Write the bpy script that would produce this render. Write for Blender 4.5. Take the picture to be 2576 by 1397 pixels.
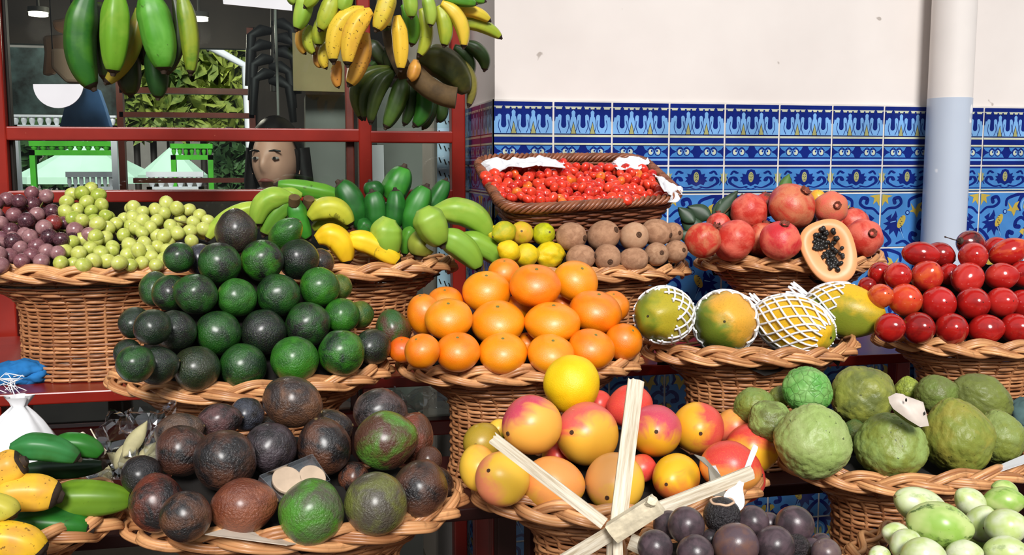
import bpy, bmesh, math, random
import numpy as np
from mathutils import Vector, Matrix, Quaternion, noise

for o in list(bpy.data.objects):
    bpy.data.objects.remove(o)
SC = bpy.context.scene
COL = SC.collection
PI = math.pi
sin, cos = math.sin, math.cos
rnd = random.Random(7)

# ------------------------------------------------------------------ camera, sky, sun, exposure
F, CX, CY = 2500.0, 1288.0, 698.5          # focal length in pixels of the 2576 x 1397 frame
YAW, PITCH, H = math.radians(12.5), math.radians(6.5), 1.55
CAM = Vector((0, 0, H))
FWD = Vector((sin(YAW)*cos(PITCH), cos(YAW)*cos(PITCH), -sin(PITCH)))
RIGHT = Vector((cos(YAW), -sin(YAW), 0))
UP = RIGHT.cross(FWD)
cd = bpy.data.cameras.new('camera'); cam = bpy.data.objects.new('camera', cd); COL.objects.link(cam)
cd.sensor_width = 36.0; cd.lens = F/2576*36.0; cd.clip_start = 0.05
cam.matrix_world = Matrix(((RIGHT.x, UP.x, -FWD.x, 0), (RIGHT.y, UP.y, -FWD.y, 0), (RIGHT.z, UP.z, -FWD.z, H), (0, 0, 0, 1)))
SC.camera = cam

w = bpy.data.worlds.new('sky'); SC.world = w; w.use_nodes = True
nt = w.node_tree; nt.nodes.clear()
wo = nt.nodes.new('ShaderNodeOutputWorld'); bg = nt.nodes.new('ShaderNodeBackground')
tc = nt.nodes.new('ShaderNodeTexCoord'); sx = nt.nodes.new('ShaderNodeSeparateXYZ'); cr = nt.nodes.new('ShaderNodeValToRGB')
nt.links.new(tc.outputs['Generated'], sx.inputs[0]); nt.links.new(sx.outputs['Z'], cr.inputs[0])
cr.color_ramp.elements[0].position = 0.06; cr.color_ramp.elements[0].color = (0.13, 0.13, 0.135, 1)
cr.color_ramp.elements[1].position = 0.45; cr.color_ramp.elements[1].color = (0.88, 0.94, 1.0, 1)
nt.links.new(cr.outputs[0], bg.inputs[0]); bg.inputs[1].default_value = 0.5
nt.links.new(bg.outputs[0], wo.inputs[0])

def sun(name, az, el, strength, angle, col):
    d = bpy.data.lights.new(name, 'SUN'); o = bpy.data.objects.new(name, d); COL.objects.link(o)
    d.energy = strength; d.angle = math.radians(angle); d.color = col
    v = Vector((sin(math.radians(az))*cos(math.radians(el)), -cos(math.radians(az))*cos(math.radians(el)), sin(math.radians(el))))
    o.rotation_euler = v.to_track_quat('Z', 'Y').to_euler(); o.location = v*6
    return o
sun('sun', -8, 33, 3.3, 17, (1.0, 0.975, 0.945))

SC.view_settings.view_transform = 'Standard'; SC.view_settings.look = 'None'
SC.view_settings.gamma = 1.0; SC.view_settings.use_curve_mapping = False
SC.view_settings.exposure = 0.28

# ------------------------------------------------------------------ pixel -> place helpers
def ray(px, py):
    return FWD + RIGHT*((px-CX)/F) - UP*((py-CY)/F)
def at(px, py, Y):
    d = ray(px, py); return CAM + d*(Y/d.y)
def dep(px, py, Y):
    return Y/ray(px, py).y
def atZ(px, py, z):
    d = ray(px, py); return CAM + d*((z-H)/d.z)
def vdir(r, u, t):
    """a direction given as (right, up, toward the viewer)"""
    return (RIGHT*r + UP*u - FWD*t).normalized()

# ------------------------------------------------------------------ objects
def link(o, parent=None):
    COL.objects.link(o)
    if parent: o.parent = parent
    return o
def tag(o, label=None, cat=None, group=None, kind=None):
    if label: o['label'] = label
    if cat: o['category'] = cat
    if group: o['group'] = group
    if kind: o['kind'] = kind
    return o
def empty(name, loc, label=None, cat=None, group=None):
    o = bpy.data.objects.new(name, None); o.location = loc; o.empty_display_size = 0.05
    link(o); return tag(o, label, cat, group)
def me_new(name, verts, faces, mats=(), smooth=True, midx=None):
    m = bpy.data.meshes.new(name); m.from_pydata([tuple(v) for v in verts], [], faces)
    for x in (mats if isinstance(mats, (list, tuple)) else [mats]): m.materials.append(x)
    if smooth: m.polygons.foreach_set('use_smooth', [True]*len(m.polygons))
    if midx: m.polygons.foreach_set('material_index', midx)
    m.update(); return m
class MB:
    """collects shapes and builds them as ONE mesh object"""
    def __init__(s): s.v = []; s.f = []; s.mi = []; s.tone = []; s.cur = 0; s.t = 0.5
    def add(s, verts, faces):
        b = len(s.v); s.v += [tuple(v) for v in verts]; s.f += [tuple(i+b for i in f) for f in faces]
        s.mi += [s.cur]*len(faces); s.tone += [s.t]*len(verts); return s
    def box(s, lo, hi):
        x0, y0, z0 = lo; x1, y1, z1 = hi
        return s.add([(x0,y0,z0),(x1,y0,z0),(x1,y1,z0),(x0,y1,z0),(x0,y0,z1),(x1,y0,z1),(x1,y1,z1),(x0,y1,z1)],
                     [(0,3,2,1),(4,5,6,7),(0,1,5,4),(1,2,6,5),(2,3,7,6),(3,0,4,7)])
    def prism(s, pts, n, th):
        """polygon pts (3-D, planar) thickened by th along n"""
        k = len(pts); n = Vector(n)*th
        v = [Vector(p) for p in pts] + [Vector(p)+n for p in pts]
        return s.add(v, [tuple(range(k-1, -1, -1)), tuple(range(k, 2*k))] + [(i, (i+1) % k, k+(i+1) % k, k+i) for i in range(k)])
    def tube(s, pts, r, n=6, closed=False, flat=None):
        pts = [Vector(p) for p in pts]; k = len(pts)
        R = r if callable(r) else (lambda t: r)
        rings = []; prev = None
        for i, p in enumerate(pts):
            a = pts[(i-1) % k] if (closed or i > 0) else p
            b = pts[(i+1) % k] if (closed or i < k-1) else p
            t = (b-a).normalized()
            if prev is None:
                u = t.orthogonal() if flat is None else (Vector(flat)-t*t.dot(Vector(flat)))
            else:
                u = prev - t*prev.dot(t)
            u.normalize(); prev = u; v2 = t.cross(u)
            rr = R(i/max(1, k-1))
            rings.append([p + (u*cos(2*PI*j/n) + v2*sin(2*PI*j/n))*rr for j in range(n)])
        V = [q for rg in rings for q in rg]; Fc = []
        for i in range(k if closed else k-1):
            i2 = (i+1) % k
            for j in range(n):
                Fc.append((i*n+j, i*n+(j+1) % n, i2*n+(j+1) % n, i2*n+j))
        if not closed:
            q0 = len(V); V += rings[0]+rings[-1]; Fc.append(tuple(range(q0+n-1, q0-1, -1))); Fc.append(tuple(q0+n+j for j in range(n)))
        return s.add(V, Fc)
    def mesh(s, name, mats, smooth=True):
        m = me_new(name, s.v, s.f, mats, smooth, s.mi)
        at_ = m.attributes.new('tone', 'FLOAT', 'POINT'); at_.data.foreach_set('value', s.tone)
        return m
    def build(s, name, mats, parent=None, smooth=True):
        o = bpy.data.objects.new(name, s.mesh(name, mats, smooth)); return link(o, parent)

def bevel(o, wd, seg=2):
    b = o.modifiers.new('bevel', 'BEVEL'); b.width = wd; b.segments = seg; b.limit_method = 'ANGLE'
    return o

# ------------------------------------------------------------------ materials
def srgb(r, g=None, b=None):
    if g is None: r, g, b = r
    f = lambda c: (c/255/12.92) if c/255 <= 0.04045 else ((c/255+0.055)/1.055)**2.4
    return (f(r), f(g), f(b), 1.0)
class N:
    def __init__(s, name):
        s.m = bpy.data.materials.new(name); s.m.use_nodes = True; s.t = s.m.node_tree; s.t.nodes.clear()
        s.out = s.n('ShaderNodeOutputMaterial'); s.bs = s.n('ShaderNodeBsdfPrincipled'); s.l(s.bs.outputs[0], s.out.inputs[0])
    def n(s, ty, **k):
        x = s.t.nodes.new(ty)
        for a, b in k.items(): setattr(x, a, b)
        return x
    def l(s, a, b): s.t.links.new(a, b)
    def put(s, inp, v):
        if hasattr(v, 'links'): s.l(v, inp)
        else: inp.default_value = v
    def obj(s, scale=1.0, rand=True):
        tc = s.n('ShaderNodeTexCoord'); v = tc.outputs['Object']
        if rand:
            oi = s.n('ShaderNodeObjectInfo'); mu = s.n('ShaderNodeMath', operation='MULTIPLY'); s.l(oi.outputs['Random'], mu.inputs[0]); mu.inputs[1].default_value = 37.0
            ad = s.n('ShaderNodeVectorMath', operation='ADD'); s.l(v, ad.inputs[0]); s.l(mu.outputs[0], ad.inputs[1]); v = ad.outputs[0]
        return v
    def noise(s, v, scale, det=3.0, rough=0.55, dist=0.0):
        x = s.n('ShaderNodeTexNoise'); s.l(v, x.inputs['Vector']); x.inputs['Scale'].default_value = scale
        x.inputs['Detail'].default_value = det; x.inputs['Roughness'].default_value = rough; x.inputs['Distortion'].default_value = dist
        return x.outputs['Fac']
    def voro(s, v, scale, feature='F1'):
        x = s.n('ShaderNodeTexVoronoi', feature=feature); s.l(v, x.inputs['Vector']); x.inputs['Scale'].default_value = scale
        return x.outputs['Distance']
    def ramp(s, f, a, b, ca=(0,0,0,1), cb=(1,1,1,1)):
        x = s.n('ShaderNodeValToRGB'); s.l(f, x.inputs[0]); e = x.color_ramp.elements
        e[0].position = a; e[0].color = ca; e[1].position = b; e[1].color = cb
        return x.outputs[0]
    def mix(s, f, a, b, mode='MIX'):
        x = s.n('ShaderNodeMix', data_type='RGBA', blend_type=mode); s.put(x.inputs[0], f); s.put(x.inputs[6], a); s.put(x.inputs[7], b)
        return x.outputs[2]
    def math(s, op, a, b=0.0):
        x = s.n('ShaderNodeMath', operation=op); s.put(x.inputs[0], a); s.put(x.inputs[1], b); return x.outputs[0]
    def bump(s, h, strength, dist):
        x = s.n('ShaderNodeBump'); s.l(h, x.inputs['Height']); x.inputs['Strength'].default_value = strength; x.inputs['Distance'].default_value = dist*.06
        s.l(x.outputs[0], s.bs.inputs['Normal'])
    def fin(s, col, rough=0.5, spec=0.5, sss=0.0, metal=0.0, coat=0.0, crough=0.15):
        s.put(s.bs.inputs['Base Color'], col); s.put(s.bs.inputs['Roughness'], rough); s.bs.inputs['Specular IOR Level'].default_value = spec
        s.bs.inputs['Metallic'].default_value = metal; s.bs.inputs['Coat Weight'].default_value = coat; s.bs.inputs['Coat Roughness'].default_value = crough
        if sss: s.bs.inputs['Subsurface Weight'].default_value = sss; s.bs.inputs['Subsurface Radius'].default_value = (1, .6, .3); s.bs.inputs['Subsurface Scale'].default_value = 0.008
        return s.m
    def ocol(s):
        return s.n('ShaderNodeObjectInfo').outputs['Color']
    def accent(s, nm='accent'):
        x = s.n('ShaderNodeAttribute', attribute_type='OBJECT', attribute_name=nm); return x.outputs['Color']
def plain(name, c, rough=0.6, var=0.12, scale=8.0, bump=0.0, bs=30.0, spec=0.4, metal=0.0, bd=0.01):
    q = N(name); v = q.obj(rand=False); f = q.noise(v, scale, 4)
    dk = tuple(x*(1-var*1.5) for x in c[:3])+(1,); lt = tuple(min(1, x*(1+var)) for x in c[:3])+(1,)
    col = q.ramp(f, 0.3, 0.7, dk, lt)
    if bump: q.bump(q.noise(v, bs, 4), bump, bd)
    return q.fin(col, rough, spec, metal=metal)

M = {}
def fruit_mat(name, lo=0.42, hi=0.6, sc=1.6, fine=18., fine_amt=0.25, fine_col=(0,0,0,1), bump=0.3, bsc=22., bd=0.03, rough=0.38, spec=0.5, sss=0.0, grad=0.0, vor=0.0, coat=0.0, dist=0.4, crough=0.15):
    """skin whose main colour is the object's colour and whose blotches take its 'accent'; grad mixes the accent towards +X of the fruit"""
    q = N(name); v = q.obj()
    f = q.noise(v, sc, 3.0, 0.6, dist)
    if grad:
        tc = q.n('ShaderNodeTexCoord'); s = q.n('ShaderNodeSeparateXYZ'); q.l(tc.outputs['Object'], s.inputs[0])
        g = q.math('MULTIPLY', s.outputs['X'], grad); f = q.math('ADD', q.math('MULTIPLY', f, 0.8), q.math('ADD', g, 0.1))
    m = q.ramp(f, lo, hi)
    col = q.mix(m, q.ocol(), q.accent())
    sp = q.ramp(q.noise(v, fine, 2.0, 0.7), 0.52, 0.68)
    col = q.mix(q.math('MULTIPLY', sp, fine_amt), col, fine_col)
    if vor:
        e = q.ramp(q.voro(v, vor, 'DISTANCE_TO_EDGE'), 0.0, 0.16)
        h = q.math('ADD', q.math('MULTIPLY', e, 1.0), q.math('MULTIPLY', q.noise(v, bsc, 3), 0.5))
        q.bump(h, bump, bd)
        col = q.mix(q.math('MULTIPLY', q.math('SUBTRACT', 1.0, e), 0.38), col, srgb(70, 72, 30))
    elif bump:
        q.bump(q.noise(v, bsc, 3.0, 0.6), bump, bd)
    M[name] = q.fin(col, rough, spec, sss, coat=coat, crough=crough); return M[name]
# ------------------------------------------------------------------ materials of the place
q = N('plaster'); v = q.obj(rand=False)
c = q.ramp(q.noise(v, 2.2, 5), 0.3, 0.7, srgb(212, 204, 199), srgb(225, 218, 213))
spk = q.ramp(q.noise(v, 26, 2, 0.4), 0.745, 0.77)
c = q.mix(q.math('MULTIPLY', spk, 0.55), c, srgb(120, 105, 92)); q.bump(q.noise(v, 40, 5), 0.12, 0.01)
M['plaster'] = q.fin(c, 0.85, 0.2)
q = N('pipe_paint'); v = q.obj(rand=False)
c = q.ramp(q.noise(v, 3, 4), 0.3, 0.7, srgb(176, 186, 202), srgb(186, 196, 210))
chip = q.ramp(q.noise(v, 15, 1.5, 0.4), 0.72, 0.735); c = q.mix(chip, c, srgb(235, 235, 238))
M['pipe_paint'] = q.fin(c, 0.3, 0.5)
M['pipe_white'] = plain('pipe_white', srgb(222, 215, 210), 0.5, 0.04, 5, 0.05, 30)
def glaze(name, c):
    q = N(name); v = q.obj(rand=False)
    col = q.ramp(q.noise(v, 14, 4), 0.3, 0.7, tuple(x*0.8 for x in c[:3])+(1,), tuple(min(1, x*1.15) for x in c[:3])+(1,))
    q.bump(q.noise(v, 60, 3), 0.08, 0.004)
    return q.fin(col, 0.16, 0.5)
TILE = [glaze('tile_mid_blue', srgb(68, 126, 188)), glaze('tile_dark_blue', srgb(16, 34, 110)), glaze('tile_light_blue', srgb(116, 164, 214)),
        glaze('tile_cream', srgb(188, 192, 170)), glaze('tile_yellow', srgb(182, 160, 70)), glaze('tile_olive', srgb(156, 156, 104)), glaze('tile_black', srgb(12, 22, 60)), plain('grout', srgb(214, 208, 202), 0.8)]
q = N('red_paint'); v = q.obj(rand=False)
c = q.ramp(q.noise(v, 5, 4), 0.3, 0.7, srgb(112, 22, 13), srgb(146, 34, 20))
ch = q.ramp(q.noise(v, 34, 4, 0.65), 0.69, 0.73); c = q.mix(q.math('MULTIPLY', ch, 0.6), c, srgb(206, 120, 90))
q.bump(q.noise(v, 38, 4), 0.35, 0.006)
M['red_paint'] = q.fin(c, 0.3, 0.5)
M['shaded_red'] = plain('shaded_red', srgb(62, 22, 17), 0.5, 0.25, 9, 0.3, 40)  # shade under the baskets put into the colour of the lower steps
M['brown_frame'] = plain('brown_frame', srgb(96, 44, 34), 0.4, 0.25, 9, 0.3, 40)
M['dark_wood'] = plain('dark_wood', srgb(38, 32, 28), 0.6, 0.3, 7)
M['leaf_reflection_wall'] = plain('leaf_reflection_wall', srgb(66, 88, 92), 0.5, 0.62, 13)  # blotches put a reflection of trees into the wall colour
q = N('window_glass'); q.t.nodes.remove(q.bs)
tr = q.n('ShaderNodeBsdfTransparent'); tr.inputs[0].default_value = (0.93, 0.97, 0.95, 1); gl = q.n('ShaderNodeBsdfGlossy'); gl.inputs['Roughness'].default_value = 0.03
fr = q.n('ShaderNodeFresnel'); fr.inputs[0].default_value = 1.5; mx = q.n('ShaderNodeMixShader'); q.l(fr.outputs[0], mx.inputs[0]); q.l(tr.outputs[0], mx.inputs[1]); q.l(gl.outputs[0], mx.inputs[2]); q.l(mx.outputs[0], q.out.inputs[0])
M['window_glass'] = q.m
q = N('clear_plastic'); q.t.nodes.remove(q.bs)
tr = q.n('ShaderNodeBsdfTransparent'); tr.inputs[0].default_value = (0.95, 0.96, 0.97, 1); gl = q.n('ShaderNodeBsdfGlossy'); gl.inputs['Roughness'].default_value = 0.12
lw = q.n('ShaderNodeLayerWeight'); lw.inputs[0].default_value = 0.45; mm = q.math('ADD', q.math('MULTIPLY', lw.outputs['Facing'], 0.6), 0.12)
mx = q.n('ShaderNodeMixShader'); q.l(mm, mx.inputs[0]); q.l(tr.outputs[0], mx.inputs[1]); q.l(gl.outputs[0], mx.inputs[2]); q.l(mx.outputs[0], q.out.inputs[0])
M['clear_plastic'] = q.m
M['white_paper'] = plain('white_paper', srgb(218, 218, 222), 0.7, 0.04, 6)
M['white_plastic'] = plain('white_plastic', srgb(238, 240, 244), 0.35, 0.03, 6)
M['beige_card'] = plain('beige_card', srgb(150, 134, 96), 0.8, 0.12, 5)
M['brown_paper'] = plain('brown_paper', srgb(226, 190, 160), 0.8, 0.12, 5)
M['grey_metal'] = plain('grey_metal', srgb(120, 122, 116), 0.4, 0.15, 3)
M['blue_cloth'] = plain('blue_cloth', srgb(40, 108, 168), 0.95, 0.25, 25, 0.8, 60, 0.1)
M['blue_shirt'] = plain('blue_shirt', srgb(100, 150, 214), 0.9, 0.2, 8)
M['teal_cloth'] = plain('teal_cloth', srgb(86, 112, 112), 0.95, 0.2, 25, 0.6, 60, 0.1)
M['pale_blue'] = plain('pale_blue', srgb(176, 200, 224), 0.5, 0.06, 6)
M['black'] = plain('black', srgb(18, 18, 20), 0.6, 0.2, 6)
M['green_fabric'] = plain('green_fabric', srgb(190, 228, 202), 0.8, 0.10, 3)
M['bright_green'] = plain('bright_green', srgb(70, 170, 40), 0.8, 0.2, 6)
M['concrete'] = plain('concrete', srgb(120, 116, 110), 0.9, 0.15, 4)
M['skin'] = plain('skin', srgb(196, 150, 128), 0.5, 0.06, 10)
M['hair'] = plain('hair', srgb(22, 18, 18), 0.45, 0.3, 30, 0.5, 60)
M['coat'] = plain('coat', srgb(24, 25, 28), 0.8, 0.3, 10)
M['lips'] = plain('lips', srgb(150, 84, 76), 0.45, 0.05, 10)
M['eye_white'] = plain('eye_white', srgb(150, 140, 134), 0.3, 0.02, 4)
q = N('foliage'); v = q.obj(rand=False); f = q.noise(v, 3.5, 4, 0.7)
c = q.ramp(f, 0.3, 0.7, srgb(40, 78, 34), srgb(190, 200, 90)); M['foliage'] = q.fin(c, 0.6, 0.3)
q = N('foliage_dark'); v = q.obj(rand=False); f = q.noise(v, 5, 4, 0.7)
c = q.ramp(f, 0.3, 0.7, srgb(18, 40, 24), srgb(74, 110, 60)); M['foliage_dark'] = q.fin(c, 0.6, 0.3)

# ------------------------------------------------------------------ setting: floor, walls, roof
YW, YG = 2.40, 2.76                               # tiled wall plane, window plane
def CZ(Y): return 3.14-(Y-1.9)/2.56*.85
XC = at(1240, 300, YW).x                          # the corner between them
ZT = at(1240, 252, YW).z                          # top edge of the tiles
def slab(name, lo, hi, m, kind='structure'):
    b = MB(); b.box(lo, hi); o = b.build(name, m, smooth=False); tag(o, kind=kind); return o
slab('floor', (-7, -3, -0.05), (5, 13, 0), M['concrete'])
b = MB(); b.add([(-4, 1.9, 3.15), (4, 1.9, 3.15), (4, 4.46, 2.30), (-4, 4.46, 2.30), (-4, 1.9, 3.23), (4, 1.9, 3.23), (4, 4.46, 2.38), (-4, 4.46, 2.38)], [(0, 3, 2, 1), (4, 5, 6, 7), (0, 1, 5, 4), (1, 2, 6, 5), (2, 3, 7, 6), (3, 0, 4, 7)]); tag(b.build('ceiling', M['dark_wood'], smooth=False), kind='structure')  # unseen roof added to shape the light, sloped so sun reaches the garden
slab('wall_right', (XC+0.006, YW+0.006, 0), (4, YW+0.5, 3.15), M['plaster'])
slab('wall_corner', (XC+0.006, YW+0.5, 0), (XC+0.08, 4.45, 3.15), M['plaster'])

# tile motifs as 2-D strokes and patches (u to the right, v up), colour numbers as in TILE
def crv(pts, n=10):
    P = [Vector((p[0], p[1])) for p in pts]; P = [P[0]*2-P[1]] + P + [P[-1]*2-P[-2]]; out = []
    for i in range(1, len(P)-2):
        for k in range(n):
            t = k/n; a, b, c_, d = P[i-1], P[i], P[i+1], P[i+2]
            out.append(0.5*((2*b)+(c_-a)*t+(2*a-5*b+4*c_-d)*t*t+(3*b-a-3*c_+d)*t**3))
    out.append(P[-2]); return out
ID = [0]
def stroke(L, c, pts, w0, w1=None, lay=1, cap=True):
    w1 = w0 if w1 is None else w1; p = crv(pts); k = len(p); l = []; r = []
    for i in range(k):
        t = (p[min(k-1, i+1)]-p[max(0, i-1)]).normalized(); n_ = Vector((-t.y, t.x)); wd = (w0+(w1-w0)*i/(k-1))/2
        l.append(p[i]+n_*wd); r.append(p[i]-n_*wd)
    ID[0] += 1
    for i in range(k-1): L.append((c, lay+ID[0]*.012, [l[i], r[i], r[i+1], l[i+1]]))
    if cap:
        for e, wd in ((p[0], w0), (p[-1], w1)): disc(L, c, e, wd/2, wd/2, lay=lay, n=10)
def disc(L, c, p, rx, ry, rot=0, lay=1, n=16):
    ID[0] += 1; L.append((c, lay+ID[0]*.012, [Vector((p[0]+rx*cos(2*PI*i/n)*cos(rot)-ry*sin(2*PI*i/n)*sin(rot), p[1]+rx*cos(2*PI*i/n)*sin(rot)+ry*sin(2*PI*i/n)*cos(rot))) for i in range(n)]))
def rect(L, c, u0, v0, u1, v1, lay=1):
    ID[0] += 1; L.append((c, lay+(ID[0]*.012 if lay else 0), [Vector((u0, v0)), Vector((u1, v0)), Vector((u1, v1)), Vector((u0, v1))]))
def poly(L, c, pts, lay=1): ID[0] += 1; L.append((c, lay+ID[0]*.012, [Vector(p) for p in pts]))
def mir(pts, m): return [(1-p[0], p[1]) for p in pts] if m else pts
T1 = []
rect(T1, 1, 0, 0, 1, 1, 0); rect(T1, 3, 0, .890, 1, .93); rect(T1, 6, 0, .883, 1, .89)
rect(T1, 2, 0, .50, 1, .765)
for c0 in (.092, .232, .432, .568, .768, .908): disc(T1, 2, (c0, .765), .035, .040)
for c0 in (.332, .668):
    rect(T1, 2, c0-.03, .76, c0+.03, .83); disc(T1, 2, (c0, .83), .034, .038); stroke(T1, 2, [(c0, .84), (c0, .875)], .02, .006)
for c0 in (.162, .5, .838): stroke(T1, 1, [(c0, .90), (c0, .74), (c0, .635)], .066, .092, 1.9)
for c0, s in ((.281, -1), (.383, 1), (.617, -1), (.719, 1)):
    stroke(T1, 1, [(c0, .90), (c0, .78), (c0+s*.006, .72)], .036, .012, 1.9); stroke(T1, 1, [(c0+s*.006, .74), (c0+s*.012, .62), (c0-s*.02, .505)], .010, .010, 2)
for c0, s in ((.062, 1), (.938, -1)): stroke(T1, 1, [(c0-s*.05, .90), (c0-s*.05, .78), (c0-s*.056, .70)], .036, .012, 1.9)
for c0 in (.162, .5, .838):
    for s in (-1, 1): stroke(T1, 1, [(c0+s*.075, .71), (c0+s*.088, .61), (c0+s*.05, .515)], .011, .011, 2.2)
for c0 in (.332, .668):
    poly(T1, 6, [(c0-.052, .50), (c0+.052, .50), (c0, .70)], 2.3); poly(T1, 5, [(c0-.042, .50), (c0+.042, .50), (c0, .675)], 2.6)
rect(T1, 6, 0, .49, 1, .50); rect(T1, 3, 0, .445, 1, .48); rect(T1, 3, 0, .32, 1, .35); rect(T1, 6, 0, .312, 1, .32)
rect(T1, 0, 0, .125, 1, .305); rect(T1, 2, 0, .065, 1, .10)
for c0 in (0, .5, 1):
    a = max(0, c0-.13); b = min(1, c0+.13); pts = []
    if c0 > 0: pts += [(c0, .105), (c0, .245)] if c0 == 1 else []
    if c0 == 0: poly(T1, 1, [(0, .125), (.05, .18), (.13, .215), (.05, .25), (0, .305)], 2)
    elif c0 == 1: poly(T1, 1, [(1, .305), (.95, .25), (.87, .215), (.95, .18), (1, .125)], 2)
    else:
        poly(T1, 1, [(.45, .125), (.55, .125), (.58, .18), (.64, .215), (.58, .25), (.55, .305), (.45, .305), (.42, .25), (.36, .215), (.42, .18)], 2)
for c0 in (.25, .75):
    stroke(T1, 1, [(c0-.125, .24), (c0-.06, .29), (c0, .255), (c0+.06, .29), (c0+.125, .24)], .016, .016, 2)
    for s in (-1, 1):
        disc(T1, 1, (c0+s*.062, .21), .062, .066, lay=2); disc(T1, 2, (c0+s*.062, .21), .047, .050, lay=3); disc(T1, 3, (c0+s*.070, .21), .036, .044, lay=4); disc(T1, 1, (c0+s*.048, .225), .015, .018, lay=5)
T2 = []; ID[0] = 0
rect(T2, 0, 0, 0, 1, 1, 0); rect(T2, 1, 0, .93, 1, 1); rect(T2, 6, 0, .0, 1, .03); rect(T2, 3, 0, .05, 1, .09); rect(T2, 1, 0, .12, 1, .15)
for m in (0, 1):
    poly(T2, 1, mir([(.5, .25), (.42, .34), (.36, .30), (.33, .42), (.29, .44), (.33, .52), (.29, .60), (.35, .62), (.33, .74), (.40, .70), (.43, .86), (.5, .9)], m) if not m else list(reversed(mir([(.5, .25), (.42, .34), (.36, .30), (.33, .42), (.29, .44), (.33, .52), (.29, .60), (.35, .62), (.33, .74), (.40, .70), (.43, .86), (.5, .9)], 1))))
    stroke(T2, 1, mir([(.42, .24), (.30, .20), (.20, .26), (.10, .40), (.12, .56), (.19, .58), (.22, .48)], m), .045, .085)
    stroke(T2, 1, mir([(.06, .30), (.03, .42), (.05, .60)], m), .02, .03)
    stroke(T2, 1, mir([(.12, .70), (.17, .82), (.23, .76)], m), .04, .07)
    poly(T2, 5, mir([(0, .35), (.045, .5), (.03, .62), (.055, .76), (.02, .7), (0, .8)], m) if not m else list(reversed(mir([(0, .35), (.045, .5), (.03, .62), (.055, .76), (.02, .7), (0, .8)], 1))), 2)
disc(T2, 5, (.5, .6), .05, .2, lay=2)
for i in range(9): disc(T2, 6, (.5+.022*((i % 3)-1), .48+.11*(i//3)+.03*(i % 2)), .007, .02, lay=3, n=6)
stroke(T2, 1, [(.40, .2), (.5, .15), (.60, .2)], .025)
T3 = []; ID[0] = 0
rect(T3, 0, 0, 0, 1, 1, 0)
stroke(T3, 1, [(.02, .99), (.13, .90), (.17, .76), (.13, .66)], 0.091, 0.039)
stroke(T3, 1, [(.08, .99), (.26, .95), (.42, .88), (.44, .76)], 0.065, 0.052)
stroke(T3, 2, [(.0, .90), (.09, .82), (.10, .68)], .03, .02)
stroke(T3, 1, [(.98, .62), (.86, .72), (.70, .74), (.60, .82), (.64, .92), (.74, .90), (.73, .83)], 0.039, 0.078)
stroke(T3, 1, [(.0, .46), (.10, .52), (.2, .46), (.22, .36), (.14, .34)], 0.052, 0.091)
stroke(T3, 1, [(.02, .30), (.10, .12), (.26, .06), (.38, .14), (.36, .24), (.28, .22)], 0.052, 0.091)
stroke(T3, 1, [(.40, .03), (.52, .10), (.66, .06)], 0.065, 0.039)
stroke(T3, 1, [(.98, .30), (.88, .22), (.80, .10), (.88, .03)], 0.065, 0.078)
stroke(T3, 1, [(.0, .64), (.05, .60), (.03, .54)], 0.065, 0.039)
poly(T3, 4, [(.16, .84), (.25, .80), (.30, .70), (.40, .82), (.36, .70), (.42, .66), (.32, .64), (.26, .54), (.22, .66), (.15, .66), (.2, .74)], 2)
poly(T3, 1, [(.66, .56), (.70, .68), (.74, .60), (.80, .52), (.78, .62), (.90, .54), (.84, .48), (.95, .44), (.86, .40), (.94, .30), (.82, .33), (.82, .22), (.73, .30), (.66, .17), (.63, .30), (.54, .24), (.57, .36), (.66, .42), (.68, .54)], 2)
disc(T3, 4, (.58, .47), .065, .135, 0.5, 3)
for i in range(5): stroke(T3, 6, [(.565+.03*(i % 2), .38+.045*i), (.59+.02*(i % 2), .40+.04*i)], .012, .012, 4)
disc(T3, 1, (.46, .64), .045, .045, lay=2); disc(T3, 2, (.46, .64), .028, .028, lay=3)
stroke(T3, 2, [(.60, .34), (.52, .16)], .016, .012, 3); stroke(T3, 2, [(.70, .48), (.80, .46)], .02, .014, 3)
poly(T3, 4, [(.99, .99), (.99, .76), (.93, .86), (.86, .80), (.88, .92), (.78, .96)], 2)
poly(T3, 5, [(.01, .62), (.07, .72), (.05, .82), (.01, .80)], 2)
poly(T3, 4, [(.03, .17), (.12, .24), (.08, .30), (.02, .30)], 3)

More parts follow.
